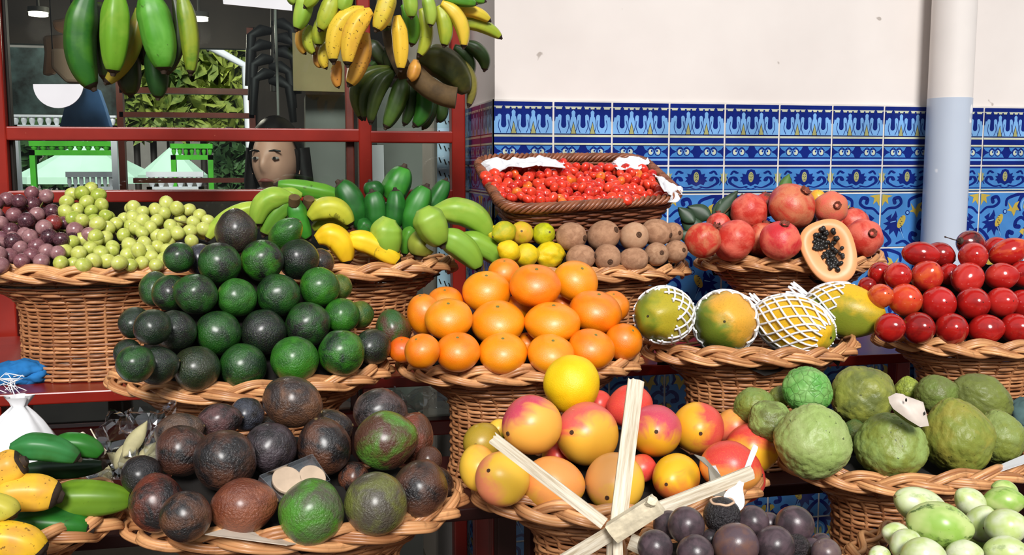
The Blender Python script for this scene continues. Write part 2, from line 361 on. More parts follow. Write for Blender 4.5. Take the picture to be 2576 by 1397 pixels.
TW = (at(2222, 330, YW).x - XC)/7.0
Z1, Z2 = at(1681, 417, YW).z, at(1793, 488, YW).z
Z3 = at(2222, 623, YW).z; TH = Z2-Z3
def tile_wall(name, O, U, Nn, cols, parent=None):
    """rows of tiles on the vertical plane through O along U, facing Nn"""
    b = MB(); G = 0.0024
    rows = [(T1, Z1, ZT, 0), (T2, Z2, Z1, 0)]; z = Z2; k = 0
    while z-TH > 0.25: rows.append((T3, z-TH, z, k)); z -= TH; k += 1
    b.cur = 7; c0, c1 = cols
    A = O+U*(c0*TW); B = O+U*(c1*TW)
    b.prism([A+Vector((0, 0, z-O.z)), B+Vector((0, 0, z-O.z)), B+Vector((0, 0, ZT+.002-O.z)), A+Vector((0, 0, ZT+.002-O.z))], -Nn, 0.004)
    for i in range(c0, c1):
        for (T, z0, z1, kk) in rows:
            fl = T is T3 and (i+kk) % 2
            for (c, lay, pts) in T:
                off = 0.002+lay*0.0002; vs = []
                for p in pts:
                    u = p.x if not fl else 1-p.x
                    u = min(1, max(0, u)); vv = min(1, max(0, p.y))
                    q_ = O+U*(i*TW+G+u*(TW-2*G)); vs.append(Vector((q_.x, q_.y, z0+G+vv*(z1-z0-2*G)))+Nn*off)
                if (U.cross(Vector((0, 0, 1)))).dot(Nn) < 0: vs.reverse()
                if fl: vs.reverse()
                b.cur = c; b.add(vs, [tuple(range(len(vs)))])
    o = b.build(name, TILE, parent, smooth=False); tag(o, kind='structure'); return o
tile_wall('wall_right_tiles', Vector((XC, YW, ZT)), Vector((1, 0, 0)), Vector((0, -1, 0)), (0, 12))
tile_wall('wall_corner_tiles', Vector((XC, YW, ZT)), Vector((0, 1, 0)), Vector((-1, 0, 0)), (0, 3))
# downpipe
pm = at(2396, 120, YW-0.07); pr = 54*dep(2396, 120, YW-0.07)/F; zp = at(2396, 249, YW-0.07).z
pe = empty('downpipe', (pm.x, pm.y, 0), 'round white downpipe painted blue grey below the plaster line', 'pipe')
b1 = MB(); b1.tube([(0, 0, zp), (0, 0, 3.15)], pr*.985, 40); b1.build('upper_pipe', M['pipe_white'], pe)
b1 = MB(); b1.tube([(0, 0, 0), (0, 0, zp+.001)], pr, 40); tag(b1.build('lower_pipe', M['pipe_paint'], pe), 'blue grey painted lower pipe with white chips')

# ------------------------------------------------------------------ window: red frame, panes
def wrect(px0, py0, px1, py1, Y, th):
    a = at(px0, (py0+py1)/2, Y); c_ = at(px1, (py0+py1)/2, Y); t = at((px0+px1)/2, py0, Y); d = at((px0+px1)/2, py1, Y)
    return (a.x, Y, d.z), (c_.x, Y+th, t.z)
win = empty('window_1', at(600, 500, YG)); tag(win, kind='structure')
def member(name, px0, py0, px1, py1, Y=YG-.03, th=.05, m='red_paint', z0=None, z1=None):
    lo, hi = wrect(px0, py0, px1, py1, Y, th)
    if z0 is not None: lo = (lo[0], lo[1], z0)
    if z1 is not None: hi = (hi[0], hi[1], z1)
    b = MB(); L = win.location
    b.box(tuple(lo[i]-L[i] for i in range(3)), tuple(hi[i]-L[i] for i in range(3)))
    o = b.build(name, M[m], win, smooth=False); bevel(o, .004); return o
member('stile', -70, 300, 19, 500, z0=0.02, z1=2.74)
member('stile', 903, 250, 936, 480, z0=0.02, z1=2.74)
member('stile', 1137, 250, 1171, 480, z0=0.02, z1=2.74)
member('rail', 14, 321, 906, 355); member('rail', 930, 330, 1141, 360)
member('rail', 14, 478, 906, 508); member('rail', 930, 478, 1141, 508)
member('rail', 14, 1062, 906, 1100); member('rail', 930, 1062, 1141, 1100)
member('sash_stile', 869, 140, 890, 420, YG-.005, .03, 'brown_frame', 0.05, 2.7)
member('sash_stile', 18, 140, 27, 420, YG-.005, .03, 'dark_wood', 0.05, 2.7)
member('rail', 14, -420, 1141, -380)
for (x0, x1) in ((10, 900), (930, 1150)):
    for (y0, y1) in ((-385, 322), (352, 480), (505, 1065)):
        lo, hi = wrect(x0, y0, x1, y1, YG+.004, .004); L = win.location; b = MB()
        b.box(tuple(lo[i]-L[i] for i in range(3)), tuple(hi[i]-L[i] for i in range(3))); b.build('window_pane', M['window_glass'], win, smooth=False)

# ------------------------------------------------------------------ the shop room behind the panes
YB = 4.4
XL = at(-60, 300, YG).x
slab('wall_left', (XL-.9, YG+.1, 0), (XL-.82, YB, 3.15), M['leaf_reflection_wall'])
def wall_piece(name, px0, py0, px1, py1, m='dark_wood', top=None, bot=None):
    lo, hi = wrect(px0, py0, px1, py1, YB, .06)
    lo = list(lo); hi = list(hi)
    if top: hi[2] = top
    if bot is not None: lo[2] = bot
    return slab(name, lo, hi, M[m])
wall_piece('wall_back_top', -300, 20, 1120, 118, 'dark_wood', top=2.3)
wall_piece('wall_back_left', -300, 118, 300, 286, 'leaf_reflection_wall')
wall_piece('wall_back_right', 640, 118, 1120, 480, 'dark_wood')
wall_piece('wall_back_low', -300, 478, 1120, 800, 'dark_wood', bot=0)
slab('wall_front_left', (XL-.9, YG-.02, 0), (at(-60, 300, YG).x, YG+.1, 3.15), M['dark_wood'])
w2 = empty('reflected_window', at(470, 300, YB)); tag(w2, kind='structure')  # red frame reflected in the glass, built as a rear window
for (nm, a) in (('stile', (296, 200, 312, 480)), ('stile', (626, 70, 642, 480)), ('rail', (300, 221, 640, 236)), ('rail', (300, 283, 640, 296)), ('rail', (335, 448, 640, 460))):
    lo, hi = wrect(*a, YB-.03, .05); L = w2.location; b = MB(); b.box(tuple(lo[i]-L[i] for i in range(3)), tuple(hi[i]-L[i] for i in range(3))); b.build(nm, M['brown_frame'], w2, smooth=False)
# two round ceiling lamps
for i, (px, py, lab) in enumerate(((97, 40, 'round ceiling lamp glowing in the shop above the paper bags'), (501, 52, 'round ceiling lamp glowing in the shop right of the green plantains'))):
    p = at(px, py, 3.9); e = empty('ceiling_lamp', p, lab, 'lamp', 'round lamps under the shop ceiling')
    b = MB(); b.tube([(0, 0, 0.012), (0, 0, 0.03)], .035, 20); b.tube([(0, 0, .03), (0, 0, 2.75-p.z)], .006, 6); b.build('housing', M['grey_metal'], e)
    mt = bpy.data.materials.get('lamp_glow')
    if not mt:
        mt = bpy.data.materials.new('lamp_glow'); mt.use_nodes = True; mt.node_tree.nodes.clear()
        em = mt.node_tree.nodes.new('ShaderNodeEmission'); ou = mt.node_tree.nodes.new('ShaderNodeOutputMaterial'); mt.node_tree.links.new(em.outputs[0], ou.inputs[0]); em.inputs[0].default_value = (1, .93, .75, 1); em.inputs[1].default_value = 5
    b = MB(); b.tube([(0, 0, 0), (0, 0, .012)], .032, 20); b.build('diffuser', mt, e)
    ld = bpy.data.lights.new('lamp_light', 'POINT'); ld.energy = 5; ld.color = (1, .9, .75); ld.shadow_soft_size = .04
    lo_ = bpy.data.objects.new('lamp_light', ld); link(lo_, e); lo_.location = (0, 0, -.05)
# trees reflected in the panes, built as a garden behind the shop
def leaf_cloud(name, px0, py0, px1, py1, Y, n, m, size, label, seed, depth=.5):
    r = random.Random(seed); b = MB()
    for i in range(n):
        p = at(r.uniform(px0, px1), r.uniform(py0, py1), Y+r.uniform(0, depth))
        d = Vector((r.uniform(-1, 1), r.uniform(-1, 1), r.uniform(-1, 1))).normalized(); e = d.orthogonal().normalized(); s = size*r.uniform(.6, 1.4)
        e = (Quaternion(d, r.uniform(0, 6.28)) @ e); n_ = d.cross(e)*s*.08
        b.add([p-d*s, p-e*s*.4+n_, p+d*s, p+e*s*.4+n_, p], [(0, 1, 4), (1, 2, 4), (2, 3, 4), (3, 0, 4)])
    for k in range(max(2, n//300)):
        p0 = at(px0+(px1-px0)*(k+.5)/max(2, n//300), py1, Y+depth*.5); b.cur = 1
        b.tube([(p0.x, p0.y, 0), p0, p0+Vector((.05, 0, .6))], .03, 6)
    o = b.build(name, [M[m], M['dark_wood']]); return tag(o, label, 'hedge')
leaf_cloud('reflected_hedge', 280, 60, 700, 340, 9.0, 3000, 'foliage', .10, 'sunlit yellow green hedge standing in for trees reflected in the big pane', 3)
leaf_cloud('reflected_shrub', 540, 345, 700, 520, 7.7, 900, 'foliage_dark', .075, 'dark green shrub standing in for foliage reflected in the lower pane', 4, .3)
leaf_cloud('ivy', -100, 300, 260, 520, 9.2, 800, 'foliage_dark', .10, 'dark ivy behind the pale green parasols, standing in for reflected leaves', 5)
slab('wall_garden', (-6.5, 11.5, 0), (3, 11.6, 3.0), M['concrete'])
# reflected parasols, built outside the shop
def parasol(px, py, pyb, half, Y, label):
    p = at(px, py, Y); q_ = at(px, pyb, Y); R_ = half*dep(px, py, Y)/F; e = empty('parasol', (p.x, p.y, 0), label, 'parasol', 'pale green parasols standing in for reflections')
    b = MB(); n = 8; V = [Vector((0, 0, p.z))]
    for i in range(n): V.append(Vector((R_*cos(2*PI*i/n), R_*sin(2*PI*i/n)*.6, q_.z)))
    for i in range(n): V.append(Vector((R_*cos(2*PI*i/n), R_*sin(2*PI*i/n)*.6, q_.z-.05)))
    b.add(V, [(0, 1+i, 1+(i+1) % n) for i in range(n)] + [(1+i, 1+n+i, 1+n+(i+1) % n, 1+(i+1) % n) for i in range(n)])
    b.build('canopy', M['green_fabric'], e, False)
    b = MB(); b.tube([(0, 0, 0), (0, 0, p.z+.04)], .015, 8); b.build('pole', M['dark_wood'], e)
parasol(215, 352, 445, 175, 8.0, 'wide pale green parasol standing in for one reflected in the lower pane')
parasol(432, 366, 440, 84, 7.0, 'smaller pale green parasol right of the wide one, built as a reflection')
# reflected white balustrades, built behind the shop
def balustrade(px0, px1, py0, py1, Y, n, label, m='white_plastic'):
    p = at(px0, py1, Y); q_ = at(px1, py0, Y); e = empty('balustrade', (p.x, Y, 0), label, 'railing'); W_ = q_.x-p.x; hz = q_.z-p.z
    b = MB(); b.box((0, -.02, q_.z-.03), (W_, .02, q_.z)); b.build('top_rail', M[m], e, False)
    b = MB(); b.box((0, -.02, p.z-.03), (W_, .02, p.z)); b.box((0, -.02, 0), (.03, .02, p.z)); b.box((W_-.03, -.02, 0), (W_, .02, p.z)); b.build('bottom_rail', M[m], e, False)
    for i in range(n):
        x = W_*(i+.5)/n; b = MB(); b.tube([(x, 0, p.z), (x, 0, p.z+hz*.3), (x, 0, p.z+hz*.75), (x, 0, q_.z-.03)], lambda t: W_/n*(.2+.2*sin(PI*min(1, t*1.2))), 8); b.build('baluster', M[m], e)
balustrade(30, 292, 282, 314, 5.6, 13, 'white balustrade built as a reflection low in the big pane under the white half disc')
balustrade(168, 300, 432, 470, 6.0, 9, 'white balustrade built as a reflection in the lower pane left, in front of the wide parasol')
balustrade(370, 512, 432, 470, 6.05, 6, 'white balustrade built as a reflection in the lower pane near the dark shrub')
balustrade(430, 535, 362, 390, 6.5, 7, 'bright green railing built as a reflection in the lower pane right of the parasols', 'bright_green')
balustrade(75, 300, 356, 378, 6.3, 10, 'green and white railing built as a reflection along the top of the lower pane', 'bright_green')
b = MB(); p, q_ = at(492, 98, 5.9), at(618, 166, 5.9); b.tube([p, q_, q_+Vector((.02, 0, -.9)), Vector((q_.x+.03, 5.9, 0))], .025, 6); tag(b.build('reflected_bar', M['white_plastic']), 'slanting white awning bar standing in for a beam reflected in the glass', 'bar')  # reflected beam, built as a bar behind the shop
# things hanging and standing in the shop
def card(name, pts, Y, m, label, cat, th=.004, mm=None, foot=False):
    P = [at(x, y, Y) for x, y in pts]; zl = min(p.z for p in P)
    for p in P:
        if foot and p.z < zl+.05: p.z = 0
    b = MB(); b.prism(P, (0, 1, 0), th); return tag(b.build(name, mm or M[m], smooth=False), label, cat)
card('paper_disc', [(83+127*(0.5-0.5*cos(PI*i/20)), 212+60*sin(PI*i/20)) for i in range(21)], YG-.004, 'white_paper', 'white half disc of paper stuck on the window glass', 'sticker')
card('paper_sheet', [(552, -60), (735, -60), (735, 27), (562, 10)], YG-.006, 'white_paper', 'white paper sheet stuck at the top of the window', 'paper')
def bag(pts, Y, label):
    P = [at(x, y, Y) for x, y in pts]; b = MB(); b.prism(P, (0, 1, 0), .05); o = b.build('paper_bag', M['brown_paper'], smooth=False); bevel(o, .01)
    c_ = sum(P, Vector())/len(P); top = max(P, key=lambda p: p.z); b = MB(); b.tube([top+Vector((0, .025, -.01)), Vector((top.x, top.y+.025, CZ(top.y)))], .002, 5); h = b.build('string', M['dark_wood'], o)
    tag(o, label, 'bag', 'brown paper bags hanging in the shop')
bag([(128, 50), (178, 42), (178, 122), (160, 85), (135, 75)], 3.5, 'torn brown paper bag hanging highest in the shop, left')
bag([(105, 90), (178, 84), (178, 150), (130, 185), (105, 190), (110, 130)], 3.4, 'brown paper bag hanging above the white half disc')
bag([(127, 120), (186, 122), (215, 150), (214, 208), (165, 208), (127, 170)], 3.3, 'wide brown paper bag hanging right above the white half disc')
card('blue_overall', [(205, 222), (246, 225), (262, 270), (276, 318), (150, 318), (165, 262)], 3.6, 'blue_shirt', 'blue work overall hanging in the shop behind the white half disc', 'clothing', .06)
b = MB(); p = at(225, 224, 3.6); b.tube([p+Vector((0, .03, -.01)), Vector((p.x, 3.63, CZ(3.63)))], .003, 5); b.build('hanger', M['dark_wood'], bpy.data.objects['blue_overall'])
card('cardboard_panel', [(735, 82), (872, 95), (874, 232), (738, 228)], 3.25, 'beige_card', 'beige cardboard panel hanging behind the yellow bananas', 'panel', .02)
card('steel_locker', [(768, 238), (868, 238), (868, 1200), (768, 1200)], 3.35, 'grey_metal', 'grey steel locker door under the beige cardboard panel', 'locker', .25, foot=True)
card('grey_cabinet', [(948, 220), (1062, 220), (1062, 1210), (948, 1210)], 3.2, 'grey_metal', 'grey cabinet in the shop behind the upright green bananas', 'cabinet', .3, foot=True)
card('white_board', [(930, 365), (965, 365), (985, 1240), (930, 1240)], 3.1, 'white_paper', 'white board standing beside the grey cabinet in the shop', 'board', .02, foot=True)
e = empty('patterned_strip', at(1118, 600, 2.9), 'pale blue hanging strip with black dashes behind the right pane', 'strip')
b = MB(); P = [at(x, y, 2.9)-e.location for x, y in ((1100, 240), (1137, 240), (1137, 1010), (1100, 1010))]; b.prism(P, (0, 1, 0), .004); b.build('sheet', M['pale_blue'], e, False)
b = MB()
for k in range(22):
    for j, xx in enumerate((1107, 1120, 1131)):
        y0 = 260+k*34+j*5; P = [at(x, y, 2.898)-e.location for x, y in ((xx-4, y0), (xx-1, y0), (xx+4, y0+13), (xx+1, y0+13))]; b.prism(P, (0, 1, 0), .001)
tag(b.build('dash_marks', M['black'], e, False), 'black slanting dashes')
# reflected dark bananas built hanging inside, a cord, a shelf rod
e = empty('reflected_bunch', at(690, 40, 3.3), 'dark banana bunch standing in for a reflection left of the beige panel', 'bananas')
for k in range(9):
    a = at(690+rnd.uniform(-12, 12), 60+18*k, 3.3)-e.location; s = -1 if k % 2 else 1; c_ = a+Vector((s*.06, -.03, -.02)); d_ = a+Vector((s*.07, -.02, -.13))
    b = MB(); b.tube([a, (a+c_)/2+Vector((0, 0, .01)), c_, d_], lambda t: .016*(0.5+sin(PI*min(.9, t+.1))*.7), 7); b.build('banana', M['black'], e)
b = MB(); b.tube([at(690, -60, 3.3)-e.location, at(690, 230, 3.3)-e.location], .012, 8); b.tube([Vector((0, 0, 0)), Vector((0, 0, 2.75-e.location.z))], .004, 5); b.build('stalk', M['dark_wood'], e)
b = MB(); b.tube([Vector((at(692, -250, 3.0).x, 3.0, CZ(3.0))), at(692, -250, 3.0), at(693, 60, 3.0), at(697, 160, 3.0), at(700, 290, 3.0)], .004, 6); tag(b.build('ceiling_cable', M['grey_metal']), 'thin grey cable hanging in front of the dark bunch in the shop', 'cable')

# ------------------------------------------------------------------ person built behind the pane for a reflected face
pc = at(694, 408, 3.12)
per = empty('person', (pc.x, pc.y+.03, 0), 'person with dark hair and black coat standing in for a face reflected in the lower pane', 'person')
px_, py_, pz_ = 0.0, -.03, pc.z
face = Vector((-.35, -.93, 0)).normalized(); side = Vector((0, 0, 1)).cross(face)      # side = the viewer's right
hc = Vector((px_, py_, pz_))
bm = bmesh.new(); bmesh.ops.create_icosphere(bm, subdivisions=4, radius=1)
for vtx in bm.verts:
    a, c_, u = vtx.co.x, vtx.co.y, vtx.co.z        # a: side, c: front, u: up
    x, y, z = a*.066, c_*.093, u*.116
    if u < -.1: x *= 1-.38*(-u-.1)**1.2; y = y*(1-.12*(-u)) + (.006 if c_ > 0 else -.01)*(-u)
    if c_ > .3:
        nz = math.exp(-(a/.16)**2)*math.exp(-((u+.10)/.17)**2); y += .026*nz*(1 if u > -.30 else .5)
        y += .008*math.exp(-(a/.13)**2)*math.exp(-((u-.12)/.15)**2)
        for s in (-1, 1): y -= .012*math.exp(-((a-s*.40)/.17)**2)*math.exp(-((u-.08)/.09)**2); y += .006*math.exp(-((a-s*.42)/.25)**2)*math.exp(-((u-.26)/.07)**2)
        y += .008*math.exp(-(a/.28)**2)*math.exp(-((u+.47)/.09)**2); y -= .004*math.exp(-(a/.3)**2)*math.exp(-((u+.49)/.025)**2); y += .008*math.exp(-(a/.25)**2)*math.exp(-((u+.82)/.15)**2)
    vtx.co = hc + side*x + face*y + Vector((0, 0, z))
body = MB(); bm.verts.ensure_lookup_table(); body.add([v_.co.copy() for v_ in bm.verts], [tuple(v_.index for v_ in f.verts) for f in bm.faces]); bm.free()
rings = []
for (zz, rx, ry) in ((pz_-.06, .052, .055), (pz_-.13, .052, .052), (pz_-.17, .075, .06), (pz_-.21, .17, .085), (pz_-.27, .205, .10), (pz_-.42, .19, .115), (pz_-.6, .165, .105), (pz_-.72, .18, .115), (pz_-1.1, .13, .10), (.12, .10, .09), (.0, .10, .10)):
    rings.append([hc*0+Vector((px_, py_+.0, zz))+side*(rx*cos(2*PI*i/24))+face*(ry*sin(2*PI*i/24)-.02) for i in range(24)])
V = [p for rg in rings for p in rg]; body.add(V, [(i*24+j, (i+1)*24+j, (i+1)*24+(j+1) % 24, i*24+(j+1) % 24) for i in range(len(rings)-1) for j in range(24)])
for s in (-1, 1):
    sh = Vector((px_, py_, pz_-.25))+side*(s*.2)-face*.02
    body.tube([sh, sh+side*(s*.035)+Vector((0, 0, -.15)), sh+side*(s*.03)+Vector((0, 0, -.3)), sh+face*.08+Vector((0, 0, -.5))], lambda t: .055-.022*t, 12)
    ear = hc+side*(s*.071)-face*.005+Vector((0, 0, -.005)); body.tube([ear+Vector((0, 0, .03)), ear+side*(s*.012)+Vector((0, 0, .012)), ear+Vector((0, 0, -.03))], .010, 8)
body.build('body', M['skin'], per)
coat = MB(); V = []
R2 = [(pz_-.165, .085, .07), (pz_-.205, .185, .10), (pz_-.27, .22, .115), (pz_-.42, .205, .13), (pz_-.6, .18, .12), (pz_-.72, .195, .13), (.45, .16, .13)]
for (zz, rx, ry) in R2: V += [Vector((px_, py_, zz))+side*(rx*cos(2*PI*i/28))+face*(ry*sin(2*PI*i/28)-.02) for i in range(28)]
coat.add(V, [(i*28+j, (i+1)*28+j, (i+1)*28+(j+1) % 28, i*28+(j+1) % 28) for i in range(len(R2)-1) for j in range(28)])
for s in (-1, 1):
    sh = Vector((px_, py_, pz_-.245))+side*(s*.2)-face*.02
    coat.tube([sh, sh+side*(s*.035)+Vector((0, 0, -.15)), sh+side*(s*.03)+Vector((0, 0, -.3)), sh+face*.08+Vector((0, 0, -.47))], lambda t: .068-.022*t, 12)
coat.build('coat', M['coat'], per)
hb = MB(); V = []; nr, ns = 14, 28
for i in range(nr+1):
    ph = PI*.78*i/nr
    for j in range(ns):
        th_ = 2*PI*j/ns; fr_ = sin(th_)                       # +1 in front
        p2 = min(ph, .95) if fr_ > .35 else (min(ph, 1.35) if fr_ > 0.05 else ph)
        k = 1.13+.03*noise.noise(Vector((cos(th_)*4, sin(th_)*4, ph*3)))
        V.append(hc+side*(.074*k*sin(p2)*cos(th_))+face*(.097*k*sin(p2)*sin(th_)-.004)+Vector((0, 0, .12*k*cos(p2)+.004)))
hb.add(V, [(i*ns+j, i*ns+(j+1) % ns, (i+1)*ns+(j+1) % ns, (i+1)*ns+j) for i in range(nr) for j in range(ns)])
for s in (-1, 1):
    a = hc+side*(s*.07)-face*.02+Vector((0, 0, .04)); hb.tube([a, a+side*(s*.016)+Vector((0, 0, -.10)), a+side*(s*.022)+Vector((0, 0, -.2))], lambda t: .03-.012*t, 9)
hb.build('hair', M['hair'], per)
for s in (-1, 1):
    ep = hc+side*(s*.030)+face*.080+Vector((0, 0, .011)); b = MB(); b.tube([ep-side*.011, ep-side*.005+face*.003, ep+side*.005+face*.003, ep+side*.011], lambda t: .0025+.003*sin(PI*t), 8); b.build('eye', M['eye_white'], per)
    b = MB(); b.tube([ep+face*.004, ep+face*.0095], .0048, 10); b.build('iris', M['hair'], per)
    ep = ep+Vector((0, 0, .020))+face*.008; b = MB(); b.tube([ep-side*(s*.016), ep+Vector((0, 0, .004)), ep+side*(s*.018)-face*.006], .0028, 6); b.build('eyebrow', M['hair'], per)
lp = hc+face*.0935+Vector((0, 0, -.057)); b = MB(); b.tube([lp-side*.024-face*.012, lp-side*.008+Vector((0, 0, .003)), lp+side*.008+Vector((0, 0, .003)), lp+side*.024-face*.012], lambda t: .002+.0042*sin(PI*t), 8); b.build('lips', M['lips'], per)
# ------------------------------------------------------------------ wicker baskets
def wicker(name, ca, cb, rough=0.38):
    q = N(name); a = q.n('ShaderNodeAttribute', attribute_type='GEOMETRY', attribute_name='tone'); v = q.obj(rand=False)
    f = q.math('ADD', q.math('MULTIPLY', a.outputs['Fac'], 0.75), q.math('MULTIPLY', q.noise(v, 14, 4), 0.35))
    c = q.ramp(f, 0.15, 0.9, ca, cb); st = q.ramp(q.noise(v, 60, 3, .6), .56, .74); c = q.mix(q.math('MULTIPLY', st, .4), c, tuple(x*.3 for x in ca[:3])+(1,))
    q.bump(q.noise(v, 130, 3), .25, .003); M[name] = q.fin(c, rough, .45); return M[name]
wicker('wicker', srgb(122, 62, 28), srgb(226, 168, 114)); wicker('wicker_weave', srgb(116, 64, 34), srgb(200, 142, 96)); wicker('wicker_dark', srgb(66, 34, 22), srgb(146, 88, 60))
M['shade_filler'] = plain('shade_filler', srgb(24, 20, 17), 0.95, 0.3, 10)  # near-black filler colour standing in for shade between the fruit
ROW = {1: 2.17, 2: 1.83, 3: 1.475, 4: 1.13}
SHZ = {}
class Basket: pass
def basket(cx, hw, row, yf, label, ry=.16, ped=None, seed=0, k=6):
    Y = ROW[row]; r = random.Random(seed); B = Basket()
    p = at(cx, yf, Y-ry); c = at(cx, yf, Y); B.z = p.z+.004; B.x = c.x; B.y = Y; B.rx = hw*dep(cx, yf, Y)/F-.016; B.ry = ry-.016
    zs = SHELF[row]; h = B.z-zs; B.h = h
    e = empty('wicker_basket', (B.x, B.y, zs), label, 'basket', 'woven fruit baskets on the stand'); B.e = e
    # woven foot and bowl: profile of (height, scale of the rim ellipse)
    def prof(z):
        t = z/h; zb = h-.062
        if z < zb: u = z/zb; return .60+.05*max(0, 1-u*4)+.05*max(0, (u-.75)*4)**2
        u = (z-zb)/.062; return .65+.30*u**.7
    n = 26; b = MB(); rows = int((h-.012)/.0078); seg = n*4
    for j in range(rows):
        z = .004+j*.0078; s = prof(z); rough_ = r.uniform(-.0008, .0008)
        b.t = r.uniform(.2, .95)
        pts = []
        for i in range(seg):
            th = 2*PI*i/seg; o_ = .0026*cos(n/2*th+PI*j)
            pts.append(((B.rx*s+o_+rough_)*cos(th), (B.ry*s+o_+rough_)*sin(th), z+.0006*sin(3*th+j)))
        b.tube(pts, .0037, 5, closed=True)
    b.build('woven_wall', M['wicker_weave'], e)
    b = MB()
    for i in range(n):
        th = 2*PI*(i+.5)/n*1.0; b.t = r.uniform(.1, .7)
        b.tube([(B.rx*prof(h*u)*cos(th), B.ry*prof(h*u)*sin(th), h*u) for u in [x/14*.985 for x in range(15)]], .0034, 5)
    b.build('stakes', M['wicker_weave'], e)
    # thick plaited border
    b = MB(); seg = 190; A, Bn, d = .0118, .0095, .0037
    for i in range(3):
        ph = 2*PI*i/3+seed
        for j in range(4):
            pts = []; b.t = r.uniform(.25, 1.0); wv = r.uniform(0, 6)
            for m_ in range(seg):
                th = 2*PI*m_/seg; a = k*th+ph
                lat = A*sin(a)+(j-1.5)*d*(.72+.28*abs(cos(a)))+.0012*sin(5*th+wv); nor = Bn*sin(2*a)+.0015*(1-(j-1.5)**2/2.25)
                rad = lat*.50+nor*.86; up = -lat*.86+nor*.50
                pts.append(((B.rx+rad)*cos(th), (B.ry+rad)*sin(th), h-.006+up+.003*sin(3*th+seed*2)))
            b.tube(pts, .0036, 6, closed=True)
    b.build('plaited_rim', M['wicker'], e)
    return B
SHELF = {1: H-.431, 2: H-.60, 3: H-.745, 4: H-.93}
G = {}
G['grape'] = basket(235, 305, 1, 690, 'left wicker basket of red and green grapes on the top shelf', seed=1)
G['banana'] = basket(885, 268, 1, 684, 'wicker basket of mixed bananas behind the avocado pyramid', seed=2)
G['kiwi'] = basket(1490, 255, 1, 693, 'wicker basket of lemons and kiwis under the dark rectangular basket', seed=3)
G['pom'] = basket(1987, 250, 1, 669, 'wicker basket of pomegranates in front of the blue tiles', seed=4)
G['avo'] = basket(640, 352, 2, 984, 'wicker basket holding the tall green avocado pyramid', seed=5)
G['orange'] = basket(1312, 315, 2, 950, 'wicker basket holding the oranges', seed=6)
G['papaya'] = basket(1885, 284, 2, 905, 'wicker basket of papayas in white foam nets', seed=7)
G['tam'] = basket(2470, 288, 2, 882, 'wicker basket of glossy red tamarillos by the downpipe', seed=8)
G['plantain'] = basket(-95, 410, 3, 1408, 'wicker basket under the big bananas in the bottom left corner', seed=9)
G['avo2'] = basket(757, 425, 3, 1368, 'wicker basket of dark ripe avocados in front of the green pyramid', seed=10)
G['mango'] = basket(1562, 382, 3, 1305, 'wicker basket of red and yellow mangoes behind the cane star', seed=11)
G['cher'] = basket(2285, 345, 3, 1230, 'wicker basket of green cherimoyas below the tamarillos', seed=12)
G['passion'] = basket(1830, 330, 4, 1610, 'wicker basket under the purple passion fruits, mostly below the frame', seed=13)
G['pepino'] = basket(2440, 330, 4, 1590, 'wicker basket under the pale pepino melons in the bottom right corner', seed=14)

# ------------------------------------------------------------------ stepped red stand
XLs, XRs = -1.7, 2.2
xl = at(11, 1050, 2.02).x
def bench(rw, x0, x1, y0, y1, posts, lab, x2=None, y2=None, m='shaded_red'):
    zt = SHELF[rw]; e = empty('stand_step', (0, y0, 0), lab, 'shelf', 'steps of the red wooden stand')
    def bx(nm, lo, hi):
        b = MB(); b.box((lo[0], lo[1]-y0, lo[2]), (hi[0], hi[1]-y0, hi[2])); bevel(b.build(nm, M[m], e, False), .003)
    bx('board', (x0, y0, zt-.024), (x1, y1, zt-.0005))
    if x2:
        bx('board', (x1+.001, y0, zt-.024), (x2, y2, zt-.0005)); bx('board', (x1+.001, y2+.001, zt-.024), (pm.x-pr-.012, 2.388, zt-.0005)); bx('board', (pm.x+pr+.012, y2+.001, zt-.024), (x2, 2.388, zt-.0005))  # boards behind the front strip added to block sun from tiles below
    for x in posts:
        bx('post', (x-.02, y0+.002, 0), (x+.02, y0+.042, zt-.024)); bx('post', (x-.02, min(y1, y2 or 9)-.044, 0), (x+.02, min(y1, y2 or 9)-.004, zt-.024))
bench(1, XLs, XC-.012, 2.0, 2.69, (xl-.02, .42, 1.5), 'top step of the red stand under the grape and banana baskets', XRs, 2.24, 'red_paint')
bench(2, -1.15, XRs, 1.665, 1.985, (-1.1, .42, 1.45), 'second step of the red stand under the orange basket')
bench(3, XLs, XRs, 1.32, 1.64, (-1.1, .42, 1.45), 'third step of the red stand under the mango basket')
bench(4, .25, XRs, .97, 1.29, (.42, 1.45), 'lowest step of the red stand under the passion fruits')
# ------------------------------------------------------------------ fruit bodies (unit size: cross radius 1, half length 1 along +Z)
def ico(sub, fn):
    bm = bmesh.new(); bmesh.ops.create_icosphere(bm, subdivisions=sub, radius=1)
    for v in bm.verts: v.co = fn(v.co.copy())
    vs = [v.co.copy() for v in bm.verts]; fs = [tuple(x.index for x in f.verts) for f in bm.faces]; bm.free(); return vs, fs
def nz(p, s, o=0): return noise.noise(p*s+Vector((o, o*1.7, o*.3)))
def body(name, mat, fn, sub=4):
    vs, fs = ico(sub, fn); return me_new(name, vs, fs, mat)
KIND = {}
def f_avo(p, o):
    z = p.z; k = 1-.17*max(0, z)**1.3+.02*min(0, z); q_ = Vector((p.x*k, p.y*k, z)); return q_*(1+.035*nz(p, 1.6, o)+.012*nz(p, 5, o))
def scar(name, m, r, h, z): 
    b = MB(); b.tube([(0, 0, z-.05), (0, 0, z), (0, 0, z+h)], lambda t: r*(1.2-.35*t), 10); return b.mesh(name, m)
fruit_mat('avocado_skin', .38, .62, 1.3, 20, .16, srgb(110, 140, 70), .7, 14, .05, .30, .45, coat=.65, crough=.27)
